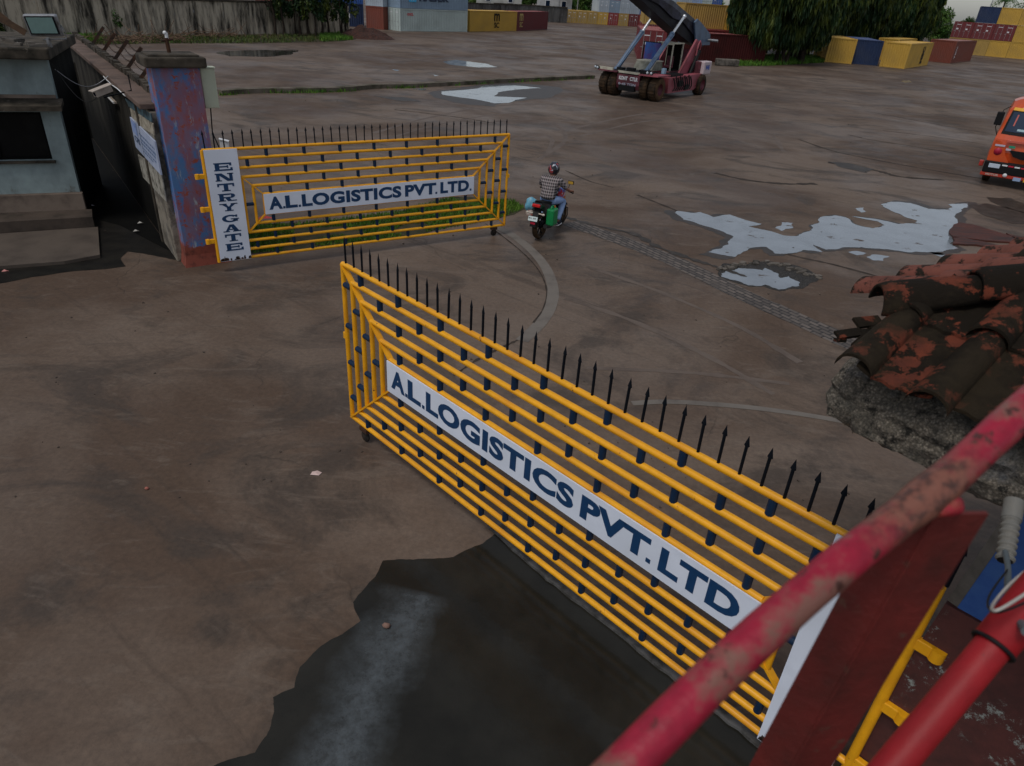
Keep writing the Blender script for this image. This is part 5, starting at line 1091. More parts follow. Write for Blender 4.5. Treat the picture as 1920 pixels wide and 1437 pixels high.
# angle iron post: narrow leaf and wide leaf
pt = atd(1782, 958, .90); dep = (_fw.dot(pt-Vector((0, 0, CH))))
ax = Vector((pt.x, pt.y, 0)); d45 = Vector((.62, .42, 0)).normalized(); dl = Vector((-.80, .50, 0)).normalized()
zt_ = pt.z-.002; zb_ = 4.15; P0 = Vector((pt.x-.022, pt.y-.008, 0))
lean_ = Vector((-.046, .0, 0))
def leaf(dirv, wd, th, tilt):
    n_ = Vector((-dirv.y, dirv.x, 0))*th; a, b_ = P0, P0+dirv*wd
    vs = [Vector((*(p+(lean_ if z < 4.3 else Vector())).xy, z)) for p, z in ((a, zb_), (b_, zb_), (b_+n_, zb_), (a+n_, zb_), (a, zt_), (b_, zt_+tilt), (b_+n_, zt_+tilt), (a+n_, zt_))]
    return MB().add([v-o0 for v in vs], ((0,3,2,1),(4,5,6,7),(0,1,5,4),(1,2,6,5),(2,3,7,6),(3,0,4,7)))
mb = leaf(Vector((.93, .12, 0)).normalized(), .075, .006, 0); mb2 = leaf(Vector((-.62, .50, 0)).normalized(), .058, -.006, -.05); mb.add(mb2.v, mb2.f)
mb.tube([Vector((P0.x, P0.y, zb_))+lean_-o0, Vector((P0.x, P0.y, zt_))-o0], .0028, 8); mb.build('angle_post', redpost, T)  # thin tube added along the corner to carry an edge highlight
mb = MB()
mb.sphere(atd(1762, 942, .895)-o0, .020, (1.5, 1.2, .8), 14); mb.v = [tuple(Vector(v)+noise.noise_vector(Vector(v)*60)*.006) for v in mb.v]; mb.build('weld', M('weld_paint', (.42, .010, .035), .35, (.28, .05, .03), (.45, .6), 30, bmp=.5), T)
v0 = atd(1862, 1212, 1.22); v1 = atd(1674, 1437, 1.19)
xy = Vector(((v0.x+v1.x)/2, (v0.y+v1.y)/2, 0)); dv = Vector((v0.x-v1.x, v0.y-v1.y, v0.z-v1.z))
T = empty('red_pipe', v1, 0, 'bright red vertical pipe with a black tie round it in the bottom right corner', 'pipe')
dn_ = (v0-v1); MB().tube([-dn_*1.3, dn_*1.0], .029, 28).build('lower_pipe', redpipe, T)
MB().tube([dn_*1.0, dn_*1.02, dn_*2.6], [.029, .035, .037], 28).build('upper_sleeve', redpipe, T)
mb = MB(); ring = []
n1 = dn_.normalized(); xa = n1.cross(Vector((0, 1, 0))).normalized(); ya = n1.cross(xa)
for k in range(25): a = 2*math.pi*k/24; ring.append(dn_*1.0 + (xa*math.cos(a)+ya*math.sin(a))*.034)
mb.tube(ring, .004, 6); mb.build('black_tie', blackm, T)
# ribbed conduit and its wires
cu = [atd(1902, 940, 2.25), atd(1896, 975, 2.22), atd(1884, 1052, 2.15)]
T = empty('ribbed_conduit', cu[2], 0, 'short grey ribbed conduit hanging in front of the blue pillar with wires coming out', 'conduit')
pts = [cu[1].lerp(cu[2], i/26)-cu[2] for i in range(27)]; MB().tube(pts, [.027*(1.0 if i % 4 < 2 else .80) for i in range(27)], 20, cap=False, smooth=False).tube([cu[0]-cu[2], cu[1]-cu[2]], [.029, .029], 20).build('sleeve', M('aged_grey_plastic', (.15, .145, .13), .6, (.15, .14, .12), (.45, .6), 20), T)
MB().tube([cu[1]-cu[2], cu[2]-cu[2]], .020, 12).build('inner_tube', blackm, T)
def wire(l, r, m_, nm='wire'): P = spline([atd(*q)-cu[2] for q in l], 6); MB().tube(P, r, 8).build(nm, m_, T)
wire([(1885, 1035, 2.15), (1890, 1065, 2.0), (1890, 1100, 1.7), (1898, 1140, 1.30), (1925, 1185, 1.16)], .0085, M('grey_cable', (.09, .11, .12), .5))
wire([(1950, 1050, 1.35), (1900, 1090, 1.3), (1868, 1125, 1.25), (1860, 1143, 1.16), (1880, 1140, 1.14), (1950, 1096, 1.2)], .0028, M('pale_wire', (.45, .42, .38), .4))
wire([(1892, 1065, 2.0), (1862, 1105, 1.5), (1852, 1135, 1.3), (1875, 1148, 1.15), (1950, 1118, 1.2)], .0022, blackm)

# ================================================================== LIFTING TRUCK
rm = M('faded_red_machine_paint', (.34, .085, .11), .55, (.20, .045, .055), (.42, .62), 1.2, col3=(.05, .02, .018), amt3=(.66, .74), sc3=4); rmd = M('dark_red_machine_paint', (.17, .038, .055), .55, (.07, .018, .025), (.42, .6), 1.2)
boomm = M('black_boom_paint', (.008, .008, .012), .5, (.014, .014, .022), (.42, .62), .8); steelb = M('steel_blue_paint', (.10, .16, .25), .4, (.06, .09, .15), (.45, .65), 2); creamm = M('cream_machine_paint', (.50, .48, .38), .55, (.35, .32, .25), (.45, .65), 3)
tyrem = M('muddy_tyre', (.022, .017, .013), .9, (.06, .036, .02), (.40, .60), 3, bmp=.5); mudrub = M('mud_caked_tyre', (.11, .06, .03), .95, (.05, .03, .018), (.4, .6), 4, bmp=.4)
def tyre(mb, c, r, w, axis=(1, 0, 0), n=28):
    mb.lathe([(r*.55, -w/2), (r*.85, -w/2), (r*.96, -w*.42), (r, -w*.25), (r, w*.25), (r*.96, w*.42), (r*.85, w/2), (r*.55, w/2)], c, axis, n)
def wheel(T, c, r, w, rimr=.55, face=1, tm=None, name='wheel'):
    mb = MB(); tyre(mb, c, r, w)
    for i in range(22):
        a = 2*math.pi*i/22; cc = Vector(c)+Vector((0, math.cos(a)*r, math.sin(a)*r)); mb.box(cc, (w*.8, r*.10, r*.05), Matrix.Rotation(a+math.pi/2, 3, 'X'))
    o = mb.build(name, tm or tyrem, T)
    MB().lathe([(0, -w*.1), (r*.2, -w*.1*0), (r*.22, w*.12), (r*.3, w*.10), (r*.38, -w*.12), (r*rimr, w*.3), (r*(rimr+.04), w*.48)], c, (face, 0, 0), 24).build('rim', rmd, o)
    return o
T = empty('lifting_truck', (7.356, 44.733, 0), R_(-36), 'faded red container lifting truck with a raised black boom and two steel lift cylinders', 'reach stacker')
for c_, r, w_, f_ in (((.05, .05, .66), .66, .55, 1), ((-.58, .05, .66), .66, .52, 1), ((-2.75, .05, .66), .66, .55, 1), ((-3.38, .05, .66), .66, .55, -1)): wheel(T, c_, r, w_, .5, f_)
MB().lathe([(.33, .272), (.38, .285), (.60, .285), (.63, .262)], (.05, .05, .66), (1, 0, 0), 28).build('mud_ring', mudrub, T)
wheel(T, (.05, 6.15, .62), .62, .5, .5, 1); wheel(T, (-3.1, 6.15, .62), .62, .5, .5, -1)
MB().prism([(-.35, .5), (-.45, .75), (-.45, 1.30), (1.5, 1.30), (5.6, 1.15), (5.6, .35), (1.5, .35), (.2, .42)], -2.45, -.88, 'x').build('chassis', rmd, T)
MB().box((-1.7, -.38, .55), (1.1, .2, .32)).build('tow_bracket', blackm, T)
MB().add([(-.9, -.65, 1.36), (.38, -.65, 1.38), (.38, 1.05, 1.38), (-.9, 1.05, 1.36), (-.9, -.65, 1.42), (.38, -.65, 1.44), (.38, 1.05, 1.44), (-.9, 1.05, 1.42)], ((0,3,2,1),(4,5,6,7),(0,1,5,4),(1,2,6,5),(2,3,7,6),(3,0,4,7))).build('fender', rm, T)
MB().box((-3.05, .1, 1.40), (1.3, 1.5, .07)).build('fender', rmd, T)
MB().box((-1.7, .5, 1.42), (2.2, 1.6, .14)).box((-1.9, .2, 1.55), (.5, .3, .2)).box((-.9, .1, 1.52), (.6, .5, .2)).box((-2.6, .2, 1.52), (.4, .4, .18)).build('deck', blackm, T)
MB().box((-3.35, -.45, 1.50), (1.15, .12, .17)).build('lamp_bracket', creamm, T); MB().box((-1.7, -.40, 1.42), (1.5, .06, .12)).build('lamp_bracket', creamm, T)
for x, z in ((-3.95, 1.53), (-3.80, 1.50), (-.35, 1.55), (-.1, 1.55)): lm = MB().lathe([(0, 0), (.085, .0), (.10, .03), (.1, .12), (0, .14)], (x, -.62, z), (0, 1, 0), 12).build('headlamp', blackm, T); MB().lathe([(0, 0), (.075, 0), (.075, .01), (0, .01)], (x, -.635, z), (0, 1, 0), 12).build('lens', M('lamp_lens', (.5, .55, .6), .15), lm)
tb = MB(); text_on(tb, 'KONT', (-2.30, -.462, .98), (1, 0, 0), (0, 0, 1), .60, .22, .05); tb.build('lettering', whitet, T); tb = MB(); text_on(tb, 'CTLR', (-1.55, -.462, .98), (1, 0, 0), (0, 0, 1), .55, .22, .05); tb.build('lettering', whitet, T)
tb = MB(); text_on(tb, '0-45 TON', (-2.3, -.462, .70), (1, 0, 0), (0, 0, 1), 1.2, .14, .04); tb.build('small_lettering', M('faded_white_lettering', (.35, .35, .42), .6), T)
MB().prism([(1.5, .35), (5.2, .35), (5.6, .5), (6.6, 1.3), (1.35, 1.22)], -.40, .12, 'x').build('side_frame', rm, T)
MB().prism([(1.5, .35), (5.2, .35), (5.6, .5), (6.6, 1.3), (1.35, 1.22)], -3.3, -2.9, 'x').build('side_frame', rm, T)
MB().prism([(4.2, 1.15), (5.5, 1.15), (6.9, 3.05), (6.2, 3.25)], -.78, -.66, 'x').build('mast_plate', rm, T); MB().prism([(4.2, 1.15), (5.5, 1.15), (6.9, 3.05), (6.2, 3.25)], -2.6, -2.48, 'x').build('mast_plate', rm, T)
MB().prism([(5.35, 1.1), (5.9, 1.1), (7.1, 2.5), (6.7, 2.6)], -2.48, -.78, 'x').build('rear_frame', rmd, T)
MB().box((-1.6, 6.55, 1.62), (3.2, 1.1, .75), bev=.05).build('engine_hood', rmd, T); cwt = MB().box((-.02, 6.65, 1.62), (.5, 1.15, .78), bev=.06).build('counterweight_end', M('pale_pink_paint', (.55, .45, .47), .5), T)
tb = MB(); text_on(tb, 'W45', (.235, 6.3, 1.5), (0, 1, 0), (0, 0, 1), .6, .3, .06); tb.build('lettering', bblue_ := M('blue_lettering', (.02, .08, .4), .5), cwt)
# boom
prof = [(8.6, 2.72), (6.4, 3.0), (3.72, 3.78), (-.85, 5.24), (-5.0, 6.6), (-5.0, 7.4), (-.85, 6.08), (3.69, 4.98), (6.41, 4.30), (7.6, 3.85), (8.95, 3.25)]
MB().prism(prof, -2.12, -1.25, 'x').build('boom', boomm, T)
mb = MB(); yz = [(7.3, 3.98), (6.4, 4.38), (4.6, 4.86), (3.2, 5.26), (1.2, 5.68), (-2, 6.5)]; vs = []
for i, (y, z) in enumerate(yz): vs += [(-2.15, y, z), (-1.7, y, z+.10), (-1.2, y, z+.02), (-1.15, y, z-.28), (-1.16, y+.1, z-.62-.25*(i % 2))]
mb.add(vs, [(i*5+j, i*5+j+1, (i+1)*5+j+1, (i+1)*5+j) for i in range(len(yz)-1) for j in range(4)]); mb.build('boom_cover', M('black_tarpaulin', (.012, .012, .022), .35, (.035, .038, .065), (.45, .6), 1.5, bmp=.2), T)
MB().prism([(7.0, 2.85), (9.2, 2.85), (9.0, 3.5), (7.6, 4.05), (6.6, 4.4), (6.2, 4.2)], -1.12, -1.02, 'x').build('boom_foot', steelb, T); MB().prism([(7.0, 2.85), (9.2, 2.85), (9.0, 3.5), (7.6, 4.05)], -2.38, -2.28, 'x').build('boom_foot', steelb, T)
MB().tube([(-2.5, 8.75, 3.15), (-.3, 8.75, 3.15)], .09, 10).build('pivot_pin', metalm, T)
for a, b_ in (((-2.9, .16, 1.46), (-2.3, 2.93, 4.52)), ((-.9, .23, 1.49), (-1.1, 4.66, 4.5))):
    a, b_ = Vector(a), Vector(b_); mid = a.lerp(b_, .66)
    cy = MB().tube([a, mid], .14, 14).tube([mid, a.lerp(b_, .685)], .165, 14).sphere(a, .18).build('lift_cylinder', steelb, T); MB().tube([mid, b_], .085, 12).sphere(b_, .14).build('piston_rod', chrome, cy)
    MB().tube([a+Vector((.17, 0, .2)), mid+Vector((.17, 0, 0))], .03, 6).build('hydraulic_line', steelb, cy)
# cab
cb = MB()
for x, y in ((-2.0, 3.5), (-.95, 3.5), (-2.0, 4.9), (-.95, 4.9)): cb.box((x, y, 2.2), (.07, .07, 1.55))
cb.box((-1.475, 3.5, 2.96), (1.14, .08, .09)).box((-1.475, 4.2, 3.0), (1.18, 1.5, .06)).box((-1.475, 4.9, 1.45), (1.1, .07, .08)).build('cab_frame', creamm, T)
MB().box((-1.475, 4.85, 2.2), (.98, .04, 1.5)).box((-1.475, 4.2, 1.45), (1.0, 1.3, .06)).build('cab_interior', darkm, T); MB().box((-1.4, 4.3, 1.9), (.45, .12, .7), bev=.04).box((-1.4, 4.1, 1.62), (.45, .45, .15), bev=.04).build('seat', rmd, T)
bg_ = M('blue_tinted_glass', (.03, .09, .30), .15, (.07, .05, .2), (.42, .6), 2, bmp=0)
MB().box((-2.25, 3.3, 2.42), (1.1, .03, 1.1)).build('blue_windscreen', bg_, T); MB().tube([(-2.9, 3.3, 1.9), (-2.9, 3.3, 3.0)], .05, 6).tube([(-2.9, 3.3, 2.98), (-1.7, 3.3, 2.98)], .03, 6).build('screen_post', blackm, T)
MB().prism([(1.2, 1.48), (2.9, 1.48), (2.7, 1.98), (1.6, 1.98)], -2.35, -1.15, 'x').build('front_hood', M('grey_beige_paint', (.22, .22, .18), .6, (.13, .13, .10), (.45, .6), 3), T); MB().box((-1.75, 2.2, 2.0), (1.3, 1.15, .05)).bar((-1.12, 1.1, 1.40), (-1.12, 1.7, 2.0), .08, .1).build('hood_trim', creamm, T)
MB().box((-.4, 2.9, 1.30), (.7, 1.6, .14)).build('platform', blackm, T); MB().box((-.3, 1.4, 1.58), (.2, .25, .3)).build('oil_can', M('pale_blue_can', (.25, .38, .5), .5), T)
mb = MB(); random.seed(3)
for k in range(9):
    y = 2.0+k*.3; mb.tube([(.15, y, 1.2+.1*(k % 2)), (.22, y+.1, .9), (.2, y+.25, .65), (.16, y+.1, .45)], .035, 6)
mb.box((.16, 3.0, .85), (.1, .6, .35)).box((.16, 4.0, .6), (.1, .5, .3)); mb.build('hoses', blackm, T)['kind'] = 'stuff'
MB().tube([(-.5, 5.6, 1.2), (-.5, 6.5, 2.6)], .12, 10).build('exhaust', blackm, T); MB().tube([(-.55, 6.2, 2.3), (-.55, 6.3, 2.95), (-.55, 6.5, 3.15), (-.55, 6.7, 2.95), (-.55, 6.6, 2.3)], .05, 8).build('hand_rail', rm, T)

# ================================================================== ORANGE TRUCK
tp = at(1833, 343); tq = Vector((.86, -.51, 0)); T = empty('goods_truck', tp, math.atan2(tq.y, tq.x), 'orange lorry cut off by the right edge of the picture, facing the camera', 'truck')
orange = M('orange_truck_paint', (.62, .085, .015), .35, (.48, .06, .012), (.45, .65), 1.5, bmp=.03, coat=.3)
def loft(prs, xs, mat, name, parent, fx):
    """cross-sections in the y-z plane at several x; fx maps (x, y, z) for taper"""
    mb = MB(); n = len(prs); vs = [fx(x, y, z) for x in xs for y, z in prs]
    fs = [(i*n+j, i*n+(j+1) % n, (i+1)*n+(j+1) % n, (i+1)*n+j) for i in range(len(xs)-1) for j in range(n)] + [tuple(range(n))[::-1], tuple(range((len(xs)-1)*n, len(xs)*n))]
    mb.add(vs, fs); return mb.build(name, mat, parent)
def fx(x, y, z):
    k = max(0, (z-1.6)/1.5)*.17; c_ = (x-1.2)/1.2; yy = y+.16*abs(c_)**3*(1 if y < 1 else 0); zz = z-(.22*abs(c_)**3 if z > 2.85 else 0); return (1.2+(x-1.2)*(1-k), yy, zz)
cabp = [(.02, .86), (-.06, 1.2), (.0, 1.62), (.10, 1.86), (.42, 2.62), (.62, 2.92), (.95, 3.08), (1.8, 3.1), (1.9, 2.6), (1.9, .86)]
cabo = loft(cabp, [0, .12, .3, .6, 1.2, 1.8, 2.1, 2.28, 2.4], orange, 'cab', T, fx)
def frontquad(x0, x1, z0, z1, off, mat, name, par, mb=None):
    P = [p for p in cabp[:6]]
    def yz(z):
        for (ya, za), (yb, zb) in zip(P, P[1:]):
            if za <= z <= zb: return ya+(yb-ya)*(z-za)/(zb-za)
        return P[0][0]
    own = mb is None; mb = mb or MB(); nx, nz_ = 8, 6; vs = []
    for j in range(nz_+1):
        z = z0+(z1-z0)*j/nz_
        for i in range(nx+1): x = x0+(x1-x0)*i/nx; q = fx(x, yz(z), z); vs.append((q[0], q[1]-off, q[2]))
    mb.add(vs, [(j*(nx+1)+i, j*(nx+1)+i+1, (j+1)*(nx+1)+i+1, (j+1)*(nx+1)+i) for j in range(nz_) for i in range(nx)])
    return mb.build(name, mat, par) if own else mb
fs_ = frontquad(.10, 2.30, 1.80, 2.60, .012, blackm, 'window_surround', T); frontquad(.17, 2.23, 1.90, 2.56, .022, M('windscreen_glass', (.006, .022, .055), .08, bmp=0), 'windscreen', T)
frontquad(.12, 2.28, 2.60, 2.70, .02, M('yellow_visor', (.75, .38, .01), .5), 'sun_visor', T)
frontquad(.55, 1.6, 1.95, 2.02, .03, M('dashboard_sign', (.35, .5, .55), .6), 'dashboard_sign', T); frontquad(.35, .40, 2.1, 2.48, .03, M('pink_tassel', (.5, .12, .1), .7), 'tassel', T)
gl_ = MB(); gp_ = [(.62, 1.26), (1.78, 1.26), (1.62, 1.08), (1.35, 1.02), (1.05, 1.02), (.80, 1.08)]
gl_.prism([(.58, 1.30), (1.82, 1.30), (1.66, 1.10), (1.38, 1.03), (1.02, 1.03), (.76, 1.10)], -.085, .0).build('grille', blackm, T)
MB().prism([(0, .87), (.70, .87), (.52, 1.1), (.40, 1.42), (.05, 1.62), (-.02, 1.2)], -.11, .02).build('corner_panel', orange, T); MB().prism([(2.4, .87), (1.70, .87), (1.88, 1.1), (2.0, 1.42), (2.35, 1.62), (2.42, 1.2)], -.11, .02).build('corner_panel', orange, T)
MB().box((1.2, -.06, 1.60), (1.6, .08, .07)).build('bonnet_lip', M('pink_orange_trim', (.6, .12, .08), .4), T)
tb = MB(); tb.box((.24, -.12, 1.43), (.32, .015, .06)); tb.box((.54, -.07, 1.32), (.16, .03, .07)); tb.box((1.4, -.08, 1.44), (.7, .02, .05)); tb.build('stickers', M('pale_stickers', (.55, .5, .6), .5), T)['kind'] = 'stuff'
MB().box((.62, -.085, 1.42), (.20, .02, .08)).build('green_sticker', M('green_sticker', (.02, .28, .16), .5), T); MB().lathe([(0, 0), (.13, 0), (.13, .01), (0, .01)], (.24, -.125, 1.22), (0, 1, 0), 18).build('round_emblem', M('magenta_emblem', (.40, .01, .04), .5), T)
MB().box((1.2, -.08, .66), (2.46, .26, .42), bev=.04).build('bumper', blackm, T)
hl_ = MB().box((.30, -.215, .72), (.36, .03, .15), bev=.012).build('headlamp', M('headlamp_glass', (.55, .62, .72), .12, bmp=0), T); MB().box((2.10, -.215, .72), (.36, .03, .15), bev=.012).build('headlamp', MC['headlamp_glass'], T)
for k in range(7): MB().box((.62+k*.2, -.215, .78-.006*k), (.17, .012, .05)).build('reflector_strip', (whitem, M('red_reflector', (.5, .02, .05), .4))[k % 2], T)
lb_ = MB().box((1.2, -.13, .40), (2.5, .12, .13), bev=.02).build('lower_bumper', M('red_bumper_paint', (.45, .04, .02), .45), T)
tb = MB(); text_on(tb, 'MOTOR', (.12, -.193, .365), (1, 0, 0), (0, 0, 1), .42, .075, .05); tb.build('lettering', M('bumper_lettering', (.5, .35, .3), .6), lb_)
MB().lathe([(0, 0), (.07, 0), (.07, .03), (0, .03)], (.74, -.22, .44), (0, 1, 0), 14).build('fog_lamp', whitem, T); MB().box((1.15, -.2, .36), (.24, .03, .12)).build('blue_patch', PC['peri'], T)
np_ = MB().box((1.62, -.21, .40), (.52, .02, .20)).build('number_plate', M('yellow_plate', (.75, .38, .01), .5), T); tb = MB(); text_on(tb, 'KL 07', (1.42, -.222, .35), (1, 0, 0), (0, 0, 1), .4, .11, .04); tb.build('lettering', blackt, np_)
MB().box((-.13, .05, .72), (.14, .2, .2), bev=.03).build('side_lamp', M('red_lamp', (.40, .03, .02), .4), T)
mr = MB().box((-.10, .20, 2.30), (.24, .10, .46), bev=.03).build('mirror', blackm, T); MB().tube([(.10, .35, 1.55), (-.12, .22, 2.0), (-.06, .22, 2.6), (.12, .5, 2.72)], .014, 6).build('mirror_arm', blackm, T)
for c_, f_ in (((.22, .95, .48), -1), ((2.18, .95, .48), 1), ((.42, 5.6, .48), -1), ((1.98, 5.6, .48), 1)): wheel(T, c_, .48, .26, .55, f_)
MB().box((1.2, 4.4, .75), (1.1, 7.0, .22)).build('chassis', blackm, T)
cg = MB().box((1.25, 4.8, 1.1), (2.1, 5.4, .12)).box((.33, 4.8, 1.5), (.06, 5.4, .7)).box((2.17, 4.8, 1.5), (.06, 5.4, .7)).box((1.25, 2.13, 1.8), (1.9, .06, 1.3)).box((1.25, 7.47, 1.5), (1.9, .06, .7)).build('cargo_body', M('brown_cargo_paint', (.22, .09, .05), .7), T)
MB().prism([(2.28, 1.3), (2.42, 1.3), (2.42, .3), (2.28, .3)], 1.6, 1.75).build('mud_flap', blackm, T)

# ================================================================== MOTORCYCLE
ba = math.atan2(-.417, .909); bo = Vector((.417, 16.73, 0))
T = empty('motorcycle', bo, ba, 'black motorcycle ridden away from the camera past the far gate', 'motorcycle')
def bwheel(y, r, w, nm):
    mb = MB(); mb.lathe([(r*.80, -w/2*.8), (r*.93, -w/2), (r, -w*.2), (r, w*.2), (r*.93, w/2), (r*.80, w/2*.8), (r*.80, -w/2*.8)], (0, y, r), (1, 0, 0), 28); o = mb.build(nm, tyrem, T)
    rb = MB(); rb.lathe([(r*.78, -.02), (r*.81, -.03), (r*.81, .03), (r*.78, .02)], (0, y, r), (1, 0, 0), 28); rb.tube([(-.06, y, r), (.06, y, r)], .05, 12)
    for k in range(6): a = k*math.pi/3; rb.bar((0, y, r), (0, y+math.cos(a)*r*.79, r+math.sin(a)*r*.79), .02, .03, (1, 0, 0))
    rb.build('rim', blackm, o)
bwheel(0, .32, .14, 'wheel'); bwheel(1.32, .31, .11, 'wheel')
MB().tube([(0, .0, .32), (0, .35, .42), (0, .7, .38), (0, .95, .75), (0, .98, .92)], .035, 8).tube([(-.1, .0, .32), (-.1, .4, .36)], .025, 8).tube([(.1, .0, .32), (.1, .4, .36)], .025, 8).build('frame', blackm, T)
MB().box((0, .62, .42), (.30, .38, .32), bev=.05).build('engine', M('engine_metal', (.06, .06, .06), .5), T)
MB().sphere((0, .80, .88), .2, (.75, 1.25, .62), 14).build('fuel_tank', M('black_gloss_paint', (.012, .014, .016), .2, bmp=0), T)
MB().add([(-.10, .62, .78), (.10, .62, .78), (.13, .3, .80), (-.13, .3, .80), (-.10, -.18, .92), (.10, -.18, .92), (-.10, .62, .86), (.10, .62, .86), (.14, .3, .87), (-.14, .3, .87), (-.08, -.2, .98), (.08, -.2, .98)], ((0,1,2,3),(3,2,5,4),(6,9,8,7),(9,10,11,8),(0,6,7,1),(1,7,8,2),(2,8,11,5),(4,5,11,10),(3,4,10,9),(0,3,9,6))).build('seat', M('seat_vinyl', (.015, .015, .016), .6), T)
MB().prism([(-.25, .94), (-.30, .84), (-.05, .70), (.45, .62), (.5, .76), (.1, .86)], -.12, .12, 'x').build('tail_cowl', MC['black_gloss_paint'], T)
MB().box((0, -.30, .885), (.20, .05, .07), bev=.015).build('tail_lamp', M('red_tail_lamp', (.65, .012, .012), .25, bmp=0), T)
mb = MB(); mb.prism([(-.18, .82), (-.42, .52), (-.45, .40), (-.40, .40), (-.34, .52), (-.08, .78)], -.075, .075, 'x'); mb.build('rear_mudguard', blackm, T)
pl_ = MB().box((0, -.45, .60), (.24, .015, .11), Matrix.Rotation(R_(-18), 3, 'X')).build('number_plate', M('white_plate', (.62, .72, .72), .4), T)
tb = MB(); text_on(tb, 'KL 07', (-.10, -.462, .60), (1, 0, 0), (0, -.3, .95), .2, .035, .03); text_on(tb, 'B 4521', (-.10, -.452, .562), (1, 0, 0), (0, -.3, .95), .2, .03, .03); tb.build('lettering', blackt, pl_)
MB().box((0, -.43, .49), (.12, .03, .05)).build('reflector', MC['red_reflector'], T)
for sx in (-1, 1): MB().tube([(sx*.08, -.3, .70), (sx*.2, -.32, .70)], .018, 6).sphere((sx*.21, -.32, .70), .03, (1.3, 1, 1)).build('indicator', M('pale_indicator', (.55, .5, .42), .3), T)
MB().tube([(.16, .55, .28), (.2, .2, .30), (.21, -.15, .38)], [.035, .045, .055], 12).build('exhaust', M('dark_exhaust', (.03, .03, .03), .4), T)
for sx in (-1, 1): MB().tube([(sx*.085, 1.32, .31), (sx*.085, 1.12, .72), (sx*.085, 1.03, .95)], .022, 8).build('fork', metalm, T)
MB().prism([(1.02, .62), (1.28, .66), (1.58, .56), (1.60, .50), (1.3, .60), (1.05, .55)], -.06, .06, 'x').build('front_mudguard', blackm, T)
MB().box((0, 1.16, .90), (.22, .16, .24), bev=.05).build('headlamp_cowl', blackm, T)
MB().tube([(-.36, .92, 1.03), (-.22, 1.02, 1.05), (0, 1.04, .98), (.22, 1.02, 1.05), (.36, .92, 1.03)], .014, 8).build('handlebar', blackm, T)
for sx in (-1, 1):
    MB().tube([(sx*.46, .88, 1.02), (sx*.30, .95, 1.04)], .02, 8).build('grip', rubber, T)
    o = MB().tube([(sx*.26, 1.0, 1.05), (sx*.30, 1.02, 1.2)], .008, 6).box((sx*.33, 1.0, 1.24), (.16, .03, .09), bev=.014).build('mirror', blackm, T); MB().box((sx*.33, .98, 1.24), (.13, .006, .065)).build('mirror_glass', M('mirror_yellow_reflection', (.55, .33, .05), .1, bmp=0), o)  # yellowish reflection painted as the colour of the mirror glass
MB().tube([(.10, .95, .62), (.30, 1.02, .60), (.32, .98, .42), (.28, .9, .26), (.08, .82, .25)], .014, 8).tube([(-.10, .95, .62), (-.30, 1.02, .60), (-.32, .98, .42), (-.28, .9, .26), (-.08, .82, .25)], .014, 8).build('crash_guard', blackm, T)
MB().box((.16, .95, .78), (.05, .3, .22), bev=.02).build('tank_fairing', M('orange_fairing', (.5, .12, .02), .4), T)
for sx in (-1, 1): MB().tube([(sx*.1, .52, .30), (sx*.26, .52, .29)], .015, 6).build('foot_peg', metalm, T)
# things carried on it
def carried(nm, loc, lb, cat): return empty(nm, Matrix.Translation(bo) @ Matrix.Rotation(ba, 4, 'Z') @ Vector(loc), ba, lb, cat)
C1 = carried('jerry_can', (.30, .02, .40), 'bright green plastic can hanging on the right side of the motorcycle', 'jerry can')
MB().box((0, 0, .20), (.20, .30, .40), bev=.035).build('body', M('green_plastic', (.006, .23, .065), .35, (.004, .16, .05), (.45, .65), 6), C1); MB().tube([(0, -.1, .40), (0, -.08, .46), (0, .05, .46), (0, .07, .40)], .016, 8).build('handle', MC['green_plastic'], C1); MB().tube([(0, .11, .39), (0, .11, .44)], .03, 10).build('cap', M('orange_cap', (.5, .15, .03), .4), C1)
C1 = carried('carrier_bag', (-.28, -.02, .55), 'light blue and pink carrier bag hanging on the left side of the motorcycle', 'bag')
def blob(c, d, sd, amp=.15):
    bm = bmesh.new(); bmesh.ops.create_icosphere(bm, subdivisions=3, radius=1); mb = MB()
    vs = []
    for v in bm.verts: p = Vector((math.copysign(abs(v.co.x)**.7, v.co.x)*d[0], math.copysign(abs(v.co.y)**.7, v.co.y)*d[1], math.copysign(abs(v.co.z)**.7, v.co.z)*d[2])); vs.append(p*(1+amp*noise.noise(p*9+Vector((sd, 0, 0))))+Vector(c))
    mb.add(vs, [[v.index for v in f.verts] for f in bm.faces], True); bm.free(); return mb
blob((0, 0, .27), (.12, .14, .15), 1, .3).build('upper_bag', M('light_blue_bag', (.13, .38, .52), .6, (.3, .45, .5), (.5, .6), 12), C1); blob((.02, 0, .07), (.10, .12, .10), 4, .3).build('lower_bag', M('pale_pink_bag', (.5, .42, .38), .6, (.5, .12, .08), (.55, .62), 14), C1)
C1 = carried('parcel', (.05, .86, .92), 'red white and blue parcel held on the motorcycle tank before the rider', 'parcel')
MB().box((.12, 0, .09), (.12, .26, .24), Matrix.Rotation(.25, 3, 'Y'), bev=.02).build('wrapping', M('striped_wrapping', (.16, .22, .6), .5, (.6, .05, .06), (.5, .52), 6, col3=(.6, .6, .6), amt3=(.55, .56), sc3=7), C1)

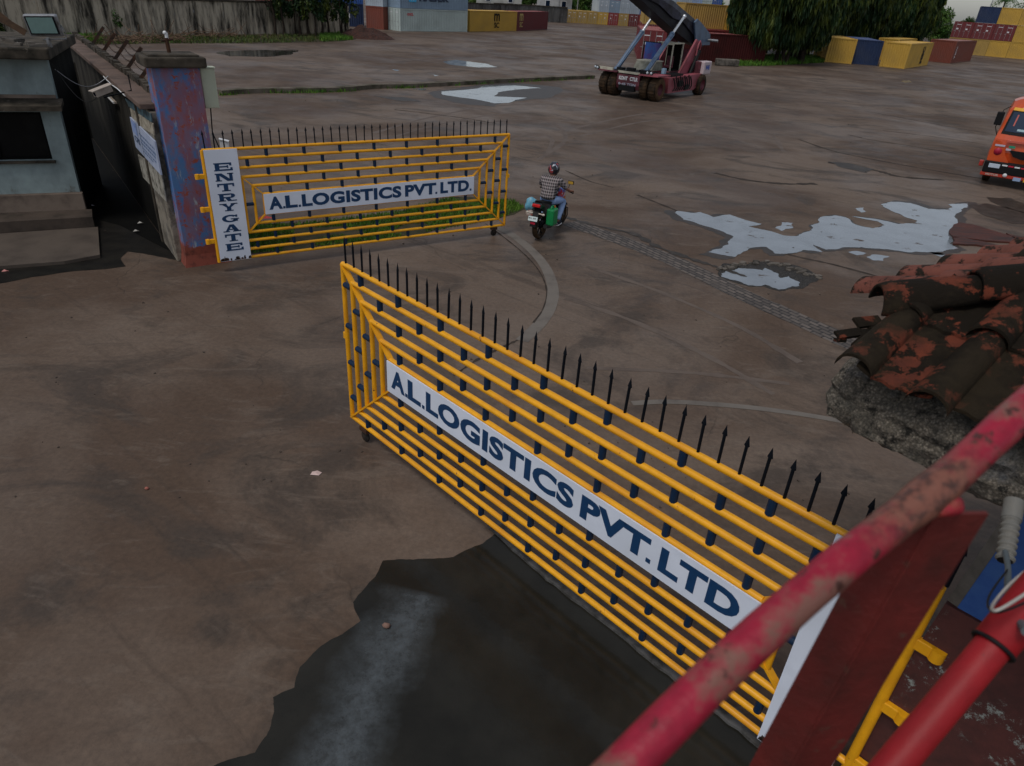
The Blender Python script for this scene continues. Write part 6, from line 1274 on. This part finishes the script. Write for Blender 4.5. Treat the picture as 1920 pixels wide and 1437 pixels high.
# ================================================================== RIDER
def skinned(name, V, Eg, rad, mat, parent, sub=2, root=0):
    me = bpy.data.meshes.new(name); me.from_pydata([tuple(v) for v in V], Eg, []); o = bpy.data.objects.new(name, me); COL.objects.link(o)
    md = o.modifiers.new('s', 'SKIN'); md.use_smooth_shade = True; sv_ = me.skin_vertices[0].data
    for i, r in enumerate(rad): sv_[i].radius = (r, r) if not isinstance(r, tuple) else r
    sv_[root].use_root = True
    s2 = o.modifiers.new('u', 'SUBSURF'); s2.levels = sub; s2.render_levels = sub
    dg = bpy.context.evaluated_depsgraph_get(); m2 = bpy.data.meshes.new_from_object(o.evaluated_get(dg)); bpy.data.objects.remove(o)
    m2.materials.clear(); m2.materials.append(mat); m2.polygons.foreach_set('use_smooth', [True]*len(m2.polygons)); q = bpy.data.objects.new(name, m2); COL.objects.link(q); q.parent = parent; return q
P = empty('person', bo, ba, 'rider in a checked shirt, pale jeans and dark helmet sitting on the motorcycle', 'person')
skinm = M('skin', (.24, .105, .06), .55)
V = [(0, .36, .92), (0, .42, 1.10), (0, .50, 1.26), (0, .54, 1.42), (0, .57, 1.52), (0, .59, 1.60)]; Eg = [(0,1),(1,2),(2,3),(3,4),(4,5)]; rd = [(.15,.12),(.14,.11),(.12,.10),.055,.085,.075]
for sx in (-1, 1):
    k = len(V); V += [(sx*.18, .52, 1.33), (sx*.31, .64, 1.18), (sx*.39, .86, 1.07), (sx*.40, .93, 1.06)]; rd += [.058, .045, .032, .034]; Eg += [(2,k),(k,k+1),(k+1,k+2),(k+2,k+3)]
    for f_ in range(4): j = len(V); x = sx*(.37+f_*.022); V += [(x, .965, 1.055), (x, .975, 1.02), (x, .945, 1.0)]; rd += [.011, .010, .009]; Eg += [(k+3,j),(j,j+1),(j+1,j+2)]
    j = len(V); V += [(sx*.355, .92, 1.03), (sx*.35, .90, 1.005)]; rd += [.012, .010]; Eg += [(k+3,j),(j,j+1)]
    k = len(V); V += [(sx*.12, .42, .88), (sx*.24, .80, .82), (sx*.22, .64, .44), (sx*.22, .60, .34), (sx*.22, .74, .29)]; rd += [.09, .062, .045, .038, .034]; Eg += [(0,k),(k,k+1),(k+1,k+2),(k+2,k+3),(k+3,k+4)]
skinned('body', V, Eg, rd, skinm, P)
# plaid shirt
m_s, t, b, tc = newmat('checked_cloth'); sx_ = t.nodes.new('ShaderNodeSeparateXYZ'); t.links.new(tc.outputs['Object'], sx_.inputs[0])
def stripes(s_, per, lo): return ramp(t, mth(t, 'ABSOLUTE', mth(t, 'SUBTRACT', mth(t, 'FRACT', mth(t, 'MULTIPLY', s_, per)), .5)), lo, lo+.06)
a_ = stripes(sx_.outputs[0], 19, .24); b2 = stripes(sx_.outputs[2], 15, .26)
c = mixc(t, mth(t, 'MULTIPLY', mth(t, 'ADD', a_, b2), .5), (.022, .018, .02), (.33, .29, .29)); c = mixc(t, stripes(sx_.outputs[0], 9.5, .46), c, (.16, .05, .045))
t.links.new(c, b.inputs['Base Color']); b.inputs['Roughness'].default_value = .9; bump(t, b, nz(t, tc.outputs['Object'], 9, 4, .6), .5, .02)
V = [(0, .34, .88), (0, .37, 1.0), (0, .43, 1.16), (0, .50, 1.32), (0, .535, 1.47)]; Eg = [(0,1),(1,2),(2,3),(3,4)]; rd = [(.225,.18),(.215,.165),(.21,.155),(.21,.145),(.105,.095)]
for sx in (-1, 1): k = len(V); V += [(sx*.22, .52, 1.36), (sx*.30, .60, 1.24), (sx*.345, .68, 1.15)]; rd += [.088, .078, .068]; Eg += [(3,k),(k,k+1),(k+1,k+2)]
skinned('shirt', V, Eg, rd, m_s, P)
jean = M('pale_denim', (.30, .42, .66), .85, (.18, .28, .50), (.45, .65), 5)
V = [(0, .36, .90)]; Eg = []; rd = [(.17, .14)]
for sx in (-1, 1): k = len(V); V += [(sx*.13, .46, .88), (sx*.25, .82, .82), (sx*.245, .78, .74), (sx*.23, .66, .50), (sx*.22, .60, .36)]; rd += [.115, .088, .084, .074, .072]; Eg += [(0,k),(k,k+1),(k+1,k+2),(k+2,k+3),(k+3,k+4)]
skinned('trousers', V, Eg, rd, jean, P)
for sx in (-1, 1):
    sh = blob((sx*.22, .68, .285), (.05, .14, .05), 2, .1).build('shoe', M('dark_shoe', (.012, .014, .025), .6), P); MB().box((sx*.22, .68, .235), (.10, .28, .03), bev=.012).build('sole', whitem, sh)
m_h, t, b, tc = newmat('helmet_paint'); co = tc.outputs['Object']
c = mixc(t, ramp(t, nz(t, co, 9, 2, .5, 1, 1, .6), .56, .58), (.015, .016, .022), (.36, .05, .06)); c = mixc(t, ramp(t, nz(t, co, 11, 2, .5, off=(3, 1, 2)), .62, .64), c, (.4, .42, .5)); t.links.new(c, b.inputs['Base Color']); b.inputs['Roughness'].default_value = .18
mb = MB(); mb.sphere((0, .60, 1.60), .155, (.92, 1.08, 1.02), 24); mb.v = [(x, y, max(z, 1.475+.02*math.sin(x*20))) for x, y, z in mb.v]; hm = mb.build('helmet', m_h, P)
MB().lathe([(.158, -.06), (.162, .0), (.158, .06)], (0, .615, 1.60), (1, 0, 0), 24).build('visor', glassd, hm)
